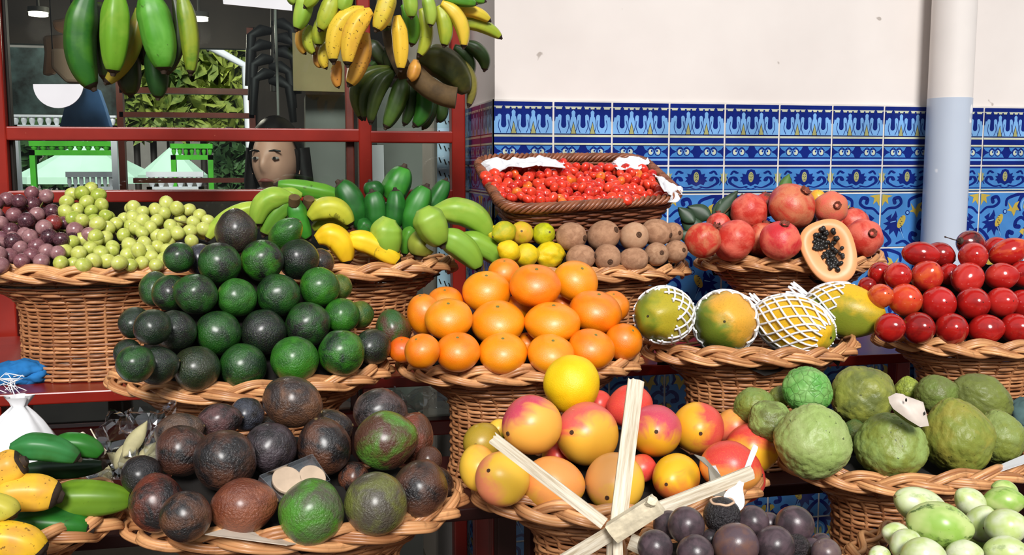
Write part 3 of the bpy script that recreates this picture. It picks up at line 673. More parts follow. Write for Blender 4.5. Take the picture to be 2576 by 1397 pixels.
fruit_mat('avocado_ripe', .40, .60, 1.1, 16, .16, srgb(96, 74, 58), .8, 11, .065, .32, .45, coat=.6, crough=.27)
M['scar'] = plain('stem_scar', srgb(112, 92, 58), .8, .3, 20)
for i in range(3):
    KIND['avo%d' % i] = [('avocado', body('avocado', M['avocado_skin'], lambda p: f_avo(p, i*9)), None), ('stem_scar', scar('stem_scar', M['scar'], .07, .05, .97), None)]
    KIND['ripe%d' % i] = [('avocado', body('ripe_avocado', M['avocado_ripe'], lambda p: f_avo(p, i*9+40)), None), ('stem_scar', scar('ripe_stem_scar', M['scar'], .07, .04, .98), None)]
def f_orange(p, o):
    rr = math.hypot(p.x, p.y); th = math.atan2(p.y, p.x)
    d = 1-.07*math.exp(-(rr/.22)**2)*(1 if p.z > 0 else .4)+.02*sin(9*th+o)*math.exp(-((rr-.25)/.2)**2)*(p.z > 0)
    return Vector((p.x, p.y, p.z*d))*(1+.03*nz(p, 1.3, o))
fruit_mat('orange_skin', .35, .7, 1.0, 40, .10, srgb(200, 90, 10), .5, 34, .02, .32, .6, .03, coat=.45, crough=.3)
M['calyx_green'] = plain('calyx_green', srgb(120, 116, 60), .8, .2, 20)
for i in range(3): KIND['orange%d' % i] = [('orange', body('orange', M['orange_skin'], lambda p: f_orange(p, i*5)), None), ('calyx', scar('calyx', M['calyx_green'], .07, .04, .92), None)]
def f_mango(p, o):
    k = 1-.10*max(0, p.z); return Vector((p.x*k+.05*(1-p.z*p.z), p.y*k, p.z))*(1+.025*nz(p, 1.3, o))
fruit_mat('mango_skin', .42, .66, .9, 30, .22, srgb(238, 170, 80), .10, 20, .01, .36, .5, .05, grad=.42, dist=.8)
M['mango_stem'] = plain('mango_stem', srgb(70, 44, 26), .8, .3, 20)
for i in range(3): KIND['mango%d' % i] = [('mango', body('mango', M['mango_skin'], lambda p: f_mango(p, i*7)), None), ('stem', scar('mango_stem', M['mango_stem'], .08, .06, .97), None)]
def f_kiwi(p, o):
    z = p.z; return Vector((p.x, p.y, z))*(1+.05*(1-abs(abs(z)-.6)/.6)*.6+.02*nz(p, 1.7, o))
fruit_mat('kiwi_skin', .35, .65, 2.5, 45, .18, srgb(96, 66, 46), .6, 40, .03, .85, .2)
M['kiwi_end'] = plain('kiwi_end', srgb(86, 58, 40), .9, .3, 20)
def ringcap(name, m, r, z, n=9):
    b = MB(); b.tube([(r*cos(2*PI*i/14), r*sin(2*PI*i/14), z) for i in range(14)], r*.28, 6, closed=True)
    for i in range(n):
        a = 2*PI*i/n; b.tube([(0, 0, z), (r*.5*cos(a), r*.5*sin(a), z+.05), (r*1.25*cos(a+.2), r*1.25*sin(a+.2), z-.02)], lambda t: r*.14*(1.1-t*.7), 5)
    return b.mesh(name, m)
for i in range(2): KIND['kiwi%d' % i] = [('kiwi', body('kiwi', M['kiwi_skin'], lambda p: f_kiwi(p, i*3)), None), ('calyx', ringcap('kiwi_calyx', M['kiwi_end'], .16, 1.02), None)]
def f_lemon(p, o, lump=.03):
    z = p.z; e = max(0, abs(z)-.8)/.2; k = 1-.12*abs(z)**2
    v = Vector((p.x*k, p.y*k, z*(1+.16*e))); return v*(1+lump*nz(p, 2.4, o)+lump*.5*nz(p, 6, o))
fruit_mat('lemon_skin', .4, .62, 1.4, 30, .12, srgb(170, 140, 20), .45, 26, .025, .4, .45, .04)
KIND['lemon0'] = [('lemon', body('lemon', M['lemon_skin'], lambda p: f_lemon(p, 3)), None), ('calyx', scar('lemon_calyx', M['scar'], .11, .04, 1.12), None)]
KIND['lemon1'] = [('lemon', body('knobbly_lemon', M['lemon_skin'], lambda p: f_lemon(p, 8, .11)), None), ('calyx', scar('lemon_calyx', M['scar'], .13, .04, 1.10), None)]
KIND['melon0'] = [('yellow_fruit', body('yellow_fruit', M['lemon_skin'], lambda p: p*(1+.05*nz(p, 1.5, 4))), None)]
def f_pom(p, o):
    th = math.atan2(p.y, p.x); k = 1+.035*cos(6*th+o)*(1-p.z*p.z)+.03*nz(p, 2, o); z = p.z*(1-.05*math.exp(-((p.z+1)/.2)**2)); return Vector((p.x*k, p.y*k, z))
fruit_mat('pomegranate_skin', .40, .62, 1.5, 26, .30, srgb(150, 70, 50), .3, 11, .03, .42, .45)
M['pom_crown'] = plain('pomegranate_crown', srgb(120, 58, 42), .75, .35, 14)
def crown(name, m):
    b = MB(); n = 24; V = []
    for j, (r_, z) in enumerate(((.26, .93), (.17, 1.0), (.17, 1.05), (.23, 1.12), (.19, 1.11), (.11, 1.0), (.02, .97))):
        for i in range(n):
            tooth = .07*max(0, cos(6*2*PI*i/n)) if j in (3, 4) else 0; V.append((r_*cos(2*PI*i/n), r_*sin(2*PI*i/n), z+tooth))
    b.add(V, [(j*n+i, j*n+(i+1) % n, (j+1)*n+(i+1) % n, (j+1)*n+i) for j in range(6) for i in range(n)]); return b.mesh(name, m)
CR = crown('crown', M['pom_crown'])
for i in range(2): KIND['pom%d' % i] = [('pomegranate', body('pomegranate', M['pomegranate_skin'], lambda p: f_pom(p, i*4)), None), ('crown', CR, None)]
def f_papaya(p, o):
    th = math.atan2(p.y, p.x); k = 1-.13*max(0, p.z)**2-.04*min(0, p.z)**2; k *= 1+(.025+.05*max(0, p.z)**3)*cos(5*th+o); z = p.z-.06*math.exp(-((p.z-1)/.035)**2)
    return Vector((p.x*k, p.y*k, z))*(1+.02*nz(p, 1.4, o))
fruit_mat('papaya_skin', .42, .62, 1.0, 22, .30, srgb(120, 110, 40), .3, 18, .02, .40, .45, grad=.35)
M['papaya_end'] = plain('papaya_end', srgb(60, 56, 26), .8, .3, 20)
for i in range(2): KIND['papaya%d' % i] = [('papaya', body('papaya', M['papaya_skin'], lambda p: f_papaya(p, i*2)), None), ('blossom_end', scar('blossom_end', M['papaya_end'], .045, .02, .94), None)]
def f_tam(p, o): z = p.z; k = 1-.14*max(0, z)**1.5-.05*max(0, -z)**2; return Vector((p.x*k, p.y*k, z))*(1+.015*nz(p, 1.4, o))
fruit_mat('tamarillo_skin', .46, .68, 1.1, 50, .06, srgb(230, 130, 60), .04, 20, .01, .16, .5, coat=.3)
M['tam_stem'] = plain('tamarillo_stem', srgb(60, 44, 34), .7, .3, 20)
tm = [('tamarillo', body('tamarillo', M['tamarillo_skin'], lambda p: f_tam(p, 1)), None)]
KIND['tam0'] = tm+[('tip', scar('tamarillo_tip', M['tam_stem'], .03, .05, .99), None)]
b = MB(); b.tube([(0, 0, .95), (0, 0, 1.08)], lambda t: .30-.12*t, 10); b.tube([(0, 0, 1.05), (.1, 0, 1.6), (.15, .05, 2.5)], lambda t: .05-.015*t, 7); b.tube([(.15, .05, 2.48), (.15, .05, 2.56)], .06, 7)
KIND['tam1'] = tm+[('stem', b.mesh('tamarillo_stem', M['tam_stem']), None)]
CELLS = {}
def f_cher(p, o, amt=.045):
    z = p.z; k = (1.0-.30*max(0, z)**1.4-.06*max(0, -z)); q_ = Vector((p.x*k, p.y*k, z*.98-.06*math.exp(-((p.x**2+p.y**2)/.03))*(z < 0)))
    d = noise.voronoi(p*2.9+Vector((o, o, o)))[0]; e = min(1, (d[1]-d[0])/.16)
    return q_*(1+amt*(e-.6)+.06*nz(p, 1.6, o)+.006*nz(p, 4, o))
q = N('cherimoya_skin'); v = q.obj(); f = q.noise(v, 1.2, 3, .6, .5); m_ = q.ramp(f, .42, .62); c = q.mix(m_, q.ocol(), q.accent())
sp = q.ramp(q.noise(v, 9, 2, .5), .70, .74); c = q.mix(q.math('MULTIPLY', sp, .8), c, srgb(40, 44, 20)); f2 = q.ramp(q.noise(v, 22, 3, .7), .5, .75); c = q.mix(q.math('MULTIPLY', f2, .25), c, srgb(90, 84, 40))
q.bump(q.math('ADD', q.noise(v, 6, 2), q.math('MULTIPLY', q.noise(v, 20, 2), .2)), .5, .05); M['cherimoya_skin'] = q.fin(c, .45, .4)
q = N('cherimoya_scaly'); v = q.obj(); e_ = q.ramp(q.voro(v, 3.1, 'DISTANCE_TO_EDGE'), .0, .09); c = q.mix(q.ramp(q.noise(v, 1.2, 3), .42, .6), q.ocol(), q.accent()); c = q.mix(e_, q.mix(.35, c, srgb(50, 70, 24)), c)
q.bump(q.math('ADD', e_, q.math('MULTIPLY', q.noise(v, 24, 2), .3)), .4, .03); M['cherimoya_scaly'] = q.fin(c, .42, .4)
M['cher_stem'] = plain('cherimoya_stem', srgb(90, 74, 44), .9, .3, 20)
for i in range(3): KIND['cher%d' % i] = [('cherimoya', body('cherimoya', M['cherimoya_skin'], lambda p: f_cher(p, i*3.3+.4), 5), None), ('stem', scar('cherimoya_stem', M['cher_stem'], .08, .05, -1.0), None)]
KIND['cher3'] = [('cherimoya', body('scaly_cherimoya', M['cherimoya_scaly'], lambda p: f_cher(p, 7.1, .05), 5), None), ('stem', scar('cherimoya_stem', M['cher_stem'], .08, .05, -1.0), None)]
def f_pep(p, o): z = p.z; k = 1-.22*max(0, z)**1.6-.05*max(0, -z); return Vector((p.x*k, p.y*k, z))*(1+.02*nz(p, 1.4, o))
q = N('pepino_skin'); v = q.obj(); tc = q.n('ShaderNodeTexCoord'); s_ = q.n('ShaderNodeSeparateXYZ'); q.l(tc.outputs['Object'], s_.inputs[0])
an = q.math('ARCTAN2', s_.outputs['Y'], s_.outputs['X']); wv = q.math('ADD', q.math('MULTIPLY', an, 4.0), q.math('MULTIPLY', q.noise(v, 4, 4, .7), 3.0)); sn = q.math('SINE', wv)
stv = q.math('MULTIPLY', q.ramp(sn, .72, .95), q.ramp(q.noise(v, 3.2, 3, .6), .44, .60)); c = q.mix(q.ramp(q.noise(v, 1.1, 2), .4, .62), q.ocol(), q.accent('accent'))
at2 = q.n('ShaderNodeAttribute', attribute_type='OBJECT', attribute_name='stripe'); c = q.mix(q.math('MULTIPLY', stv, at2.outputs['Fac']), c, srgb(84, 112, 46))
sp = q.ramp(q.noise(v, 12, 2, .4), .73, .76); c = q.mix(q.math('MULTIPLY', sp, .5), c, srgb(90, 110, 60)); M['pepino_skin'] = q.fin(c, .3, .5, .08)
KIND['pep0'] = [('pepino', body('pepino', M['pepino_skin'], lambda p: f_pep(p, 2)), None), ('stem_scar', scar('pepino_scar', M['scar'], .06, .02, -1.0), None)]
fruit_mat('passion_skin', .40, .62, 1.3, 34, .16, srgb(120, 100, 100), .10, 18, .015, .30, .5)
fruit_mat('passion_wrinkled', .40, .62, 1.3, 34, .25, srgb(120, 100, 100), .9, 7, .09, .4, .5)
KIND['pas0'] = [('passion_fruit', body('passion_fruit', M['passion_skin'], lambda p: p*(1+.015*nz(p, 1.5, 2))), None), ('stem_nub', scar('passion_nub', M['scar'], .08, .05, .98), None)]
KIND['pas1'] = [('passion_fruit', body('wrinkled_passion_fruit', M['passion_wrinkled'], lambda p: p*(1+.02*nz(p, 3, 5))), None), ('stem_nub', scar('passion_nub', M['scar'], .08, .05, .98), None)]

# ------------------------------------------------------------------ piles: fruit set at real depths, eased apart along the line of sight until they only touch
class Fruit: pass
ORD = ['first', 'second', 'third', 'fourth', 'fifth', 'sixth', 'seventh', 'eighth', 'ninth', 'tenth']
class Pile:
    def __init__(s, bk, pa, Ya, pb, Yb, group): s.B = G[bk] if bk else None; s.a = (pa, Ya, pb, Yb); s.L = []; s.group = group
    def add(s, kind, px, py, r, e, ax, main, acc, label, dY=0.0, cat=None, bl=None, name=None, extra=None):
        o = Fruit(); o.kind = kind; o.px = px; o.py = py; o.r = r*1.035; o.e = e; o.ax = vdir(*ax); o.main = main; o.acc = acc; o.label = label; o.cat = cat; o.bl = bl; o.extra = extra or {}
        pa, Ya, pb, Yb = s.a; Y = Ya+(pa-py)/(pa-pb)*(Yb-Ya)+dY; o.d = ray(px, py); o.t = Y/o.d.y; o.t0 = o.t; s.L.append(o); return o
    def rad(s, o, d):
        c = d.dot(o.ax); R = o.r*o.t/F; Lr = R*o.e; return 1/math.sqrt(c*c/Lr**2+(1-c*c)/R**2)
    def solve(s, iters=160, slack=.985):
        L = s.L
        for it in range(iters):
            mv = [0.0]*len(L); worst = 0
            for i in range(len(L)):
                pi = CAM+L[i].d*L[i].t
                for j in range(i+1, len(L)):
                    a, b = L[i], L[j]
                    if math.hypot(a.px-b.px, a.py-b.py) > (a.r*max(1, a.e)+b.r*max(1, b.e)): continue
                    dv = CAM+b.d*b.t-pi; D = dv.length
                    if D < 1e-6: continue
                    n = dv/D; need = (s.rad(a, n)+s.rad(b, n))*slack
                    if D < need:
                        worst = max(worst, need-D); nd = n.dot(FWD); lat2 = max(0, D*D*(1-nd*nd)); tgt = math.sqrt(max(1e-9, need*need-lat2)); g = (tgt-abs(D*nd))*.5
                        sg = 1 if (nd > 0 or (abs(nd) < 1e-3 and a.t0 < b.t0)) else -1
                        if abs(nd) < .05: sg = 1 if a.t0 <= b.t0 else -1
                        g = min(g, .006); mv[i] -= sg*g; mv[j] += sg*g
            for o, m in zip(L, mv): o.t += m*.55+.01*(o.t0-o.t)*(1 if it < iters*.7 else 0)
            if worst < 1e-4: break
        return s
    def make(s):
        for o in s.L:
            c = CAM+o.d*o.t; R = o.r*o.t/F; o.c = c; o.R = R
            parts = KIND[o.kind]; ob = bpy.data.objects.new(o.name if hasattr(o, 'name') else parts[0][0], parts[0][1]); link(ob)
            z = o.ax; x = vdir(*o.bl) if o.bl else Vector((rnd.uniform(-1, 1), rnd.uniform(-1, 1), rnd.uniform(-1, 1)))
            x = (x-z*x.dot(z)); x = x.normalized() if x.length > 1e-4 else z.orthogonal().normalized(); y = z.cross(x)
            ob.matrix_world = Matrix.Translation(c) @ Matrix(((x.x, y.x, z.x), (x.y, y.y, z.y), (x.z, y.z, z.z))).to_4x4() @ Matrix.Diagonal((R, R, R*o.e, 1))
            ob.color = srgb(o.main); ob['accent'] = list(srgb(o.acc)[:3]); o.ob = ob
            for k_, v_ in o.extra.items(): ob[k_] = v_
            tag(ob, o.label, o.cat, s.group)
            for (pn, pm_, _) in parts[1:]:
                link(bpy.data.objects.new(pn, pm_), ob)
        return s
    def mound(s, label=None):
        """added dark filler under the fruit, standing in for the shade in its gaps"""
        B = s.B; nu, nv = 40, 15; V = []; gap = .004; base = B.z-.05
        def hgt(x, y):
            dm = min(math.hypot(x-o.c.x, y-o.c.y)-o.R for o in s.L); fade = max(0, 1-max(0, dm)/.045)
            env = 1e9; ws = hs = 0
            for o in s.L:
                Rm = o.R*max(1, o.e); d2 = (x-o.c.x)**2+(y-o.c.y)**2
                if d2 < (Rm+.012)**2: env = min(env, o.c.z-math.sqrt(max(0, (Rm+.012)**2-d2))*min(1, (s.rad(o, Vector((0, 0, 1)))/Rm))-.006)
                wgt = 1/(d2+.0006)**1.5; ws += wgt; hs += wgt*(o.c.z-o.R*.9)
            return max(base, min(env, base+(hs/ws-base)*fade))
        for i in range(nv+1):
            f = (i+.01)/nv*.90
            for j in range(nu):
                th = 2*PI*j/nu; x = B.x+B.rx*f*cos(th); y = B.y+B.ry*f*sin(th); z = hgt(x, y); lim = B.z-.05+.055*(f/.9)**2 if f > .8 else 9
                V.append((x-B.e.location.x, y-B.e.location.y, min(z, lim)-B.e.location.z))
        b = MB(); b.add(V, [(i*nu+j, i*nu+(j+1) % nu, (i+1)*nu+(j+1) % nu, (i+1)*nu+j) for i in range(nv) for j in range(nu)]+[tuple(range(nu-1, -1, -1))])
        b.build('shade_filler', M['shade_filler'], B.e)
# ------------------------------------------------------------------ fruit piles
GR, DG, BK, BG, BR, OL, RB = (32, 82, 24), (17, 40, 22), (24, 23, 25), (50, 118, 26), (84, 52, 38), (92, 106, 36), (128, 64, 40)
T_ = (.15, .35, -.9)
def row(P, kinds, pre, where, cat, items, off=0):
    """items from left to right: px, py, r, e, axis, main, accent, look, [dY]"""
    items = sorted(items, key=lambda t: t[0])
    for k, it in enumerate(items):
        kd = kinds[k % len(kinds)] if isinstance(kinds, (list, tuple)) else kinds
        dY = it[8] if len(it) > 8 else 0.0; o_ = it[9] if len(it) > 9 else {}
        lab = '%s %s, %s from left %s' % (it[7], pre, ORD[k], where) if len(items) > 1 else '%s %s %s' % (it[7], pre, where)
        P.add(o_.get('kind', kd), it[0], it[1], it[2], it[3], it[4], it[5], it[6], o_.get('label', lab), dY, cat, bl=o_.get('bl'), extra=o_.get('x'))

P = Pile('avo', 915, 1.735, 580, 1.90, 'green avocados in the pyramid'); K = ['avo0', 'avo1', 'avo2']
row(P, K, 'avocado', 'in bottom row of green avocado pyramid', 'avocado', [
 (322, 888, 34, 1.1, T_, DG, BK, 'half hidden dark', .05), (342, 915, 46, 1.1, T_, DG, GR, 'dark green'), (397, 920, 48, 1.08, (.9, .2, -.3), BK, DG, 'blackish wrinkled'),
 (496, 926, 56, 1.08, T_, DG, (40, 44, 26), 'speckled dark green'), (613, 921, 57, 1.06, T_, DG, GR, 'dark shiny green'), (742, 904, 58, 1.06, T_, BG, GR, 'bright green'), (861, 887, 57, 1.05, (.5, .3, -.8), BG, DG, 'bright green speckled'),
 (938, 873, 45, 1.15, (.3, .2, -.9), DG, BK, 'dark'), (989, 829, 43, 1.2, (-.25, .95, .1), GR, BR, 'green to brown upright', .02)])
row(P, K, 'avocado', 'in second row up of green avocado pyramid', 'avocado', [
 (340, 812, 38, 1.2, T_, BK, DG, 'half hidden dark', .03), (385, 823, 44, 1.15, T_, DG, BK, 'dark green'), (442, 832, 51, 1.05, T_, DG, BK, 'wide blackish green'), (549, 836, 55, 1.05, (-.1, .5, -.8), DG, GR, 'shiny dark green'),
 (664, 835, 56, 1.04, T_, BK, DG, 'nearly black'), (776, 816, 55, 1.03, (.7, .3, -.6), GR, BK, 'half green half black'), (861, 794, 43, 1.1, T_, BG, GR, 'bright green'), (906, 792, 34, 1.15, T_, GR, OL, 'partly hidden green', .03)])
row(P, K, 'avocado', 'in third row up of green avocado pyramid', 'avocado', [
 (390, 727, 38, 1.25, (-.15, .8, -.5), GR, DG, 'green upright', .03), (430, 736, 44, 1.15, T_, BK, GR, 'black and green', .01), (491, 740, 50, 1.09, (-.9, .3, .2), GR, BK, 'green black mottled'), (597, 748, 48, 1.05, T_, (56, 122, 38), GR, 'plain green'),
 (701, 742, 53, 1.03, T_, GR, DG, 'green speckled'), (805, 722, 49, 1.05, T_, BG, GR, 'bright green'), (853, 723, 32, 1.2, T_, OL, GR, 'partly hidden olive', .03)])
row(P, K, 'avocado', 'in fourth row up of green avocado pyramid', 'avocado', [
 (451, 648, 38, 1.05, T_, GR, BK, 'green black', .02), (505, 653, 39, 1.08, T_, BK, (44, 40, 60), 'black half hidden', .03), (553, 662, 52, 1.03, T_, GR, BK, 'green dark centred'), (660, 655, 52, 1.02, T_, BG, BK, 'green and black'),
 (752, 652, 50, 1.04, T_, BK, DG, 'black round'), (806, 660, 34, 1.1, T_, BR, BK, 'brownish half hidden', .03)])
row(P, K, 'avocado', 'topping green avocado pyramid', 'avocado', [(594, 583, 51, 1.12, (.05, .93, .3), (60, 44, 38), (38, 34, 34), 'brown pear shaped'), (719, 588, 35, 1.45, (.75, .55, .35), BG, GR, 'tilted bright green', -.01)])
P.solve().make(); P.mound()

P = Pile('orange', 885, 1.735, 690, 1.875, 'oranges in the front basket'); K = ['orange0', 'orange1', 'orange2']
OR, OD, OY = (246, 142, 10), (240, 118, 6), (250, 158, 16); A = (.0, .85, .5)
row(P, K, 'orange', 'in bottom row of orange pile', 'orange', [
 (1062, 884, 44, .95, (-.3, .7, .5), OR, OD, 'bright'), (1152, 886, 55, .82, A, OR, OD, 'wide'), (1265, 889, 60, .76, A, OR, OY, 'flattened wide'), (1386, 892, 58, .76, (.1, .8, .5), OY, OR, 'glossy'),
 (1488, 878, 57, .79, (.2, .8, .5), OR, OD, 'dimpled'), (1569, 861, 46, 1.0, (.4, .6, .5), OR, OD, 'roundish'), (1325, 866, 30, .9, A, OR, OD, 'deep set partly hidden', .06), (1012, 880, 34, .9, A, OD, (230, 90, 10), 'reddish shaded hidden', .05)])
row(P, K, 'orange', 'in middle row of orange pile', 'orange', [
 (1068, 792, 43, 1.2, (-.2, .9, .2), OR, OD, 'tall', .03), (1129, 803, 59, .8, A, OR, OY, 'speckled'), (1252, 812, 66, .74, A, OR, OY, 'broad'), (1390, 813, 69, .70, (.05, .95, .3), OR, OY, 'broadest'), (1498, 786, 65, .78, (.15, .9, .35), OR, OD, 'large tilted'), (1542, 772, 40, .95, A, OR, OD, 'partly hidden', .04), (1120, 762, 45, .85, A, OR, OD, 'rear left', .05)])
row(P, K, 'orange', 'in upper row of orange pile', 'orange', [(1224, 735, 59, .83, A, OR, OY, 'round'), (1347, 720, 63, .80, (.05, .85, .5), OR, OD, 'big'), (1449, 708, 56, .82, (.3, .7, .6), OR, OY, 'tilted'), (1306, 772, 34, .9, A, OY, OR, 'gap filling', .05), (1414, 766, 30, .9, A, OD, OR, 'shaded gap filling', .05)])
row(P, K, 'orange', 'topping the orange pile', 'orange', [(1269, 686, 40, .85, A, OR, OD, 'small rear', .02)])
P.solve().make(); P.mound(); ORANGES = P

P = Pile('kiwi', 648, 2.052, 586, 2.088, 'kiwis beside the lemons'); KW, KD = (190, 146, 114), (160, 118, 90)
row(P, ['kiwi0', 'kiwi1'], 'kiwi', 'in upper kiwi row', 'kiwi', [(1437, 596, 35, 1.1, (.8, -.1, .6), KW, KD, 'broad brown'), (1518, 594, 37, 1.12, (.6, .3, .6), KW, KD, 'large brown'), (1595, 596, 35, 1.05, (.2, .1, .95), KW, (200, 160, 128), 'calyx facing'), (1651, 585, 33, 1.15, (.8, -.2, .5), KW, KD, 'smooth brown'), (1690, 587, 26, 1.1, (.5, 0, .8), KD, KW, 'half hidden')])
row(P, ['kiwi0', 'kiwi1'], 'kiwi', 'in lower kiwi row', 'kiwi', [(1461, 648, 31, 1.18, (.9, .1, .4), KW, KD, 'wide brown'), (1528, 648, 33, 1.05, (.1, -.3, .9), KW, KD, 'front facing'), (1594, 653, 29, 1.25, (.95, .05, .3), KW, KD, 'long brown'), (1651, 640, 29, 1.02, (.3, .1, .9), (190, 150, 118), KD, 'pale brown'), (1700, 633, 27, 1.08, (.5, .1, .8), KW, KD, 'end')])
YE, YG_, GY = (244, 206, 22), (206, 186, 30), (168, 172, 30)
row(P, 'lemon0', 'lemon', 'in upper lemon row', 'lemon', [(1243, 590, 22, 1.1, (-.5, .2, .5), YE, YG_, 'half hidden yellow', .02), (1268, 585, 28, 1.1, (-.7, -.3, .5), GY, YG_, 'green yellow'), (1312, 587, 29, 1.02, (.0, .1, .95), (226, 176, 60), YG_, 'orange tinted'), (1368, 589, 28, 1.03, (.4, .1, .9), (206, 208, 24), GY, 'lime yellow')])
row(P, 'lemon0', 'lemon', 'in lower lemon row', 'lemon', [(1280, 632, 27, 1.05, (-.6, .3, .3), YE, (236, 190, 14), 'smooth yellow'), (1324, 642, 29, 1.08, (-.8, -.2, .4), YE, YG_, 'pointed yellow'), (1383, 642, 33, 1.16, (-.85, -.1, .5), (240, 200, 20), YG_, 'large knobbly', 0, {'kind': 'lemon1'})])
P.solve().make(); P.mound()

P = Pile('pom', 606, 2.065, 519, 2.175, 'pomegranates by the half papaya'); RD, RP, RO = (196, 52, 40), (222, 104, 84), (206, 120, 84)
row(P, ['pom0', 'pom1'], 'pomegranate', 'in lower pomegranate row', 'pomegranate', [
 (1768, 605, 43, 1.05, (.5, .6, .3), RD, RO, 'red'), (1808, 566, 30, 1, (0, .9, -.2), RP, RD, 'rear pale', .05), (1847, 606, 52, .94, (-.75, .6, .1), RD, RP, 'big red'), (1920, 606, 44, 1, (.2, .8, -.3), RD, RO, 'shaded red', .03), (1963, 606, 50, .95, (.05, .75, .6), (204, 44, 52), RP, 'crimson crowned'), (2172, 599, 46, 1.0, (.1, .2, .95), RP, RD, 'pinkish crown facing')])
row(P, ['pom1', 'pom0'], 'pomegranate', 'in upper pomegranate row', 'pomegranate', [
 (1884, 533, 45, 1.0, (0, .6, -.7), RD, RP, 'red mottled'), (1927, 516, 30, 1, (0, .8, -.4), RD, BR, 'rear hidden', .05), (1992, 519, 58, .9, (.35, .55, .6), RO, RD, 'largest orange red'), (2090, 524, 41, .98, (.05, .1, .97), RP, RO, 'crown facing'), (2085, 566, 32, 1, (0, .8, -.4), RD, RP, 'shaded rear', .05), (2148, 560, 36, .95, (0, .8, -.4), RP, RD, 'rear pale', .04)])
P.add('orange0', 2056, 497, 20, .95, A, (246, 190, 30), OR, 'small yellow orange fruit peeping between the two upper right pomegranates', .05, 'orange')
P.solve().make(); P.mound()

P = Pile('papaya', 811, 1.77, 740, 1.85, 'papayas in foam nets'); PG, PY = (118, 136, 38), (224, 176, 34); PAP = P
P.add('papaya0', 1670, 793, 67, 1.35, (-.55, .0, .8), PG, (176, 160, 40), 'green papaya in a white foam net at the left end of its basket', 0, 'papaya', bl=(.7, .3, .6))
P.add('papaya1', 1824, 811, 75, 1.3, (-.22, .06, .96), (112, 132, 40), (226, 166, 56), 'green papaya facing forward in its net, orange patch upper right', 0, 'papaya', bl=(.9, .5, 0))
P.add('papaya0', 1998, 818, 68, 1.6, (.62, -.25, .72), (132, 152, 44), PY, 'papaya almost wholly covered by its white net', 0, 'papaya', bl=(-.7, .6, .3))
P.add('papaya1', 2125, 783, 66, 1.5, (.78, -.18, .55), PY, (130, 140, 40), 'yellow papaya half out of its net, beside the tamarillos', .04, 'papaya', bl=(-.2, -.9, .2))
P.solve(slack=1.09).make(); P.mound()
def foam_net(o, z0, z1, n=15, tw=2.1, seed=1, ends=True):
    """white foam mesh sleeve wrapped round a papaya, in the papaya's own unit space"""
    r = random.Random(seed); b = MB(); e = o.e; rr = .040; lo = Vector((1, 1, 1/e))
    def pt(z, th):
        k = math.sqrt(max(.04, 1-min(.96, abs(z))**2)); z_ = z
        if abs(z) > .96: k = .28+(abs(z)-.96)*.8
        k = k*(1-.13*max(0, z)**2)+.05; return Vector((k*cos(th), k*sin(th), z_))
    def tube(pts):
        R0 = []
        b.tube([Vector((p.x, p.y, p.z*e)) for p in pts], rr, 5)
    for i in range(n):
        for s in (-1, 1):
            a = 2*PI*i/n; f = r.uniform(0, .10)
            tube([pt(z0+(z1+f-z0)*t/22, a+s*tw*t/22*(z1-z0)*.5+.05*sin(5*t/22+i)) for t in range(23)])
    m_ = b.mesh('foam_net', M['white_foam'])
    for v in m_.vertices: v.co.z /= e
    m_.update(); link(bpy.data.objects.new('foam_net', m_), o.ob)
M['white_foam'] = plain('white_foam', srgb(240, 240, 242), .6, .03, 10)
for o, a in zip(P.L, ((-1.25, .42), (-1.3, .30), (-1.3, .80), (-1.4, -.05))): foam_net(o, a[0], a[1], seed=int(o.px))

P = Pile('tam', 827, 1.735, 625, 1.885, 'tamarillos by the downpipe'); TR, TD, TO = (176, 26, 24), (134, 20, 22), (214, 92, 44)
row(P, 'tam0', 'tamarillo', 'in bottom tamarillo row', 'tamarillo', [(2239, 825, 36, 1.1, (.4, .2, .8), TR, TD, 'dark red'), (2311, 826, 39, 1.1, (.2, .1, .9), TD, TR, 'deep red'), (2394, 828, 39, 1.1, (-.1, .1, .95), TR, TD, 'round red'), (2481, 829, 37, 1.16, (.9, .2, .3), TR, TD, 'wide red'), (2556, 828, 38, 1.1, (.2, .2, .9), TR, TD, 'edge red')])
row(P, 'tam0', 'tamarillo', 'in second tamarillo row up', 'tamarillo', [(2216, 745, 30, 1.1, (.2, .2, .9), TO, TR, 'orange red'), (2278, 755, 40, 1.05, (.1, .1, .9), (206, 60, 36), TO, 'orange patched'), (2361, 764, 42, 1.08, (0, .1, 1), TR, (190, 40, 40), 'large red'), (2448, 764, 40, 1.08, (.1, .1, 1), TR, TD, 'plump red'), (2520, 761, 37, 1.08, (.2, .1, .9), (190, 40, 36), TR, 'bright red'), (2572, 765, 35, 1.1, (.2, .2, .9), TR, TD, 'frame edge red'), (2182, 720, 22, 1.1, (.2, .2, .9), TD, TR, 'dark hidden', .05)])
row(P, 'tam0', 'tamarillo', 'in third tamarillo row up', 'tamarillo', [(2214, 690, 29, 1.2, (-.5, .4, .6), TR, TD, 'half hidden', .03), (2259, 694, 33, 1.05, (.2, .1, .9), TR, (200, 60, 50), 'rosy'), (2332, 695, 38, 1.1, (.2, .6, .7), (190, 44, 34), TO, 'orange based'), (2388, 690, 27, 1.1, (.2, .3, -.8), TR, TD, 'shaded', .05), (2433, 701, 38, 1.18, (-.65, -.5, .5), (196, 48, 42), TR, 'slanting'), (2520, 696, 34, 1.18, (.9, .15, .3), TR, (200, 60, 50), 'sideways'), (2574, 690, 33, 1.1, (.3, .3, .8), TR, TD, 'right edge')])
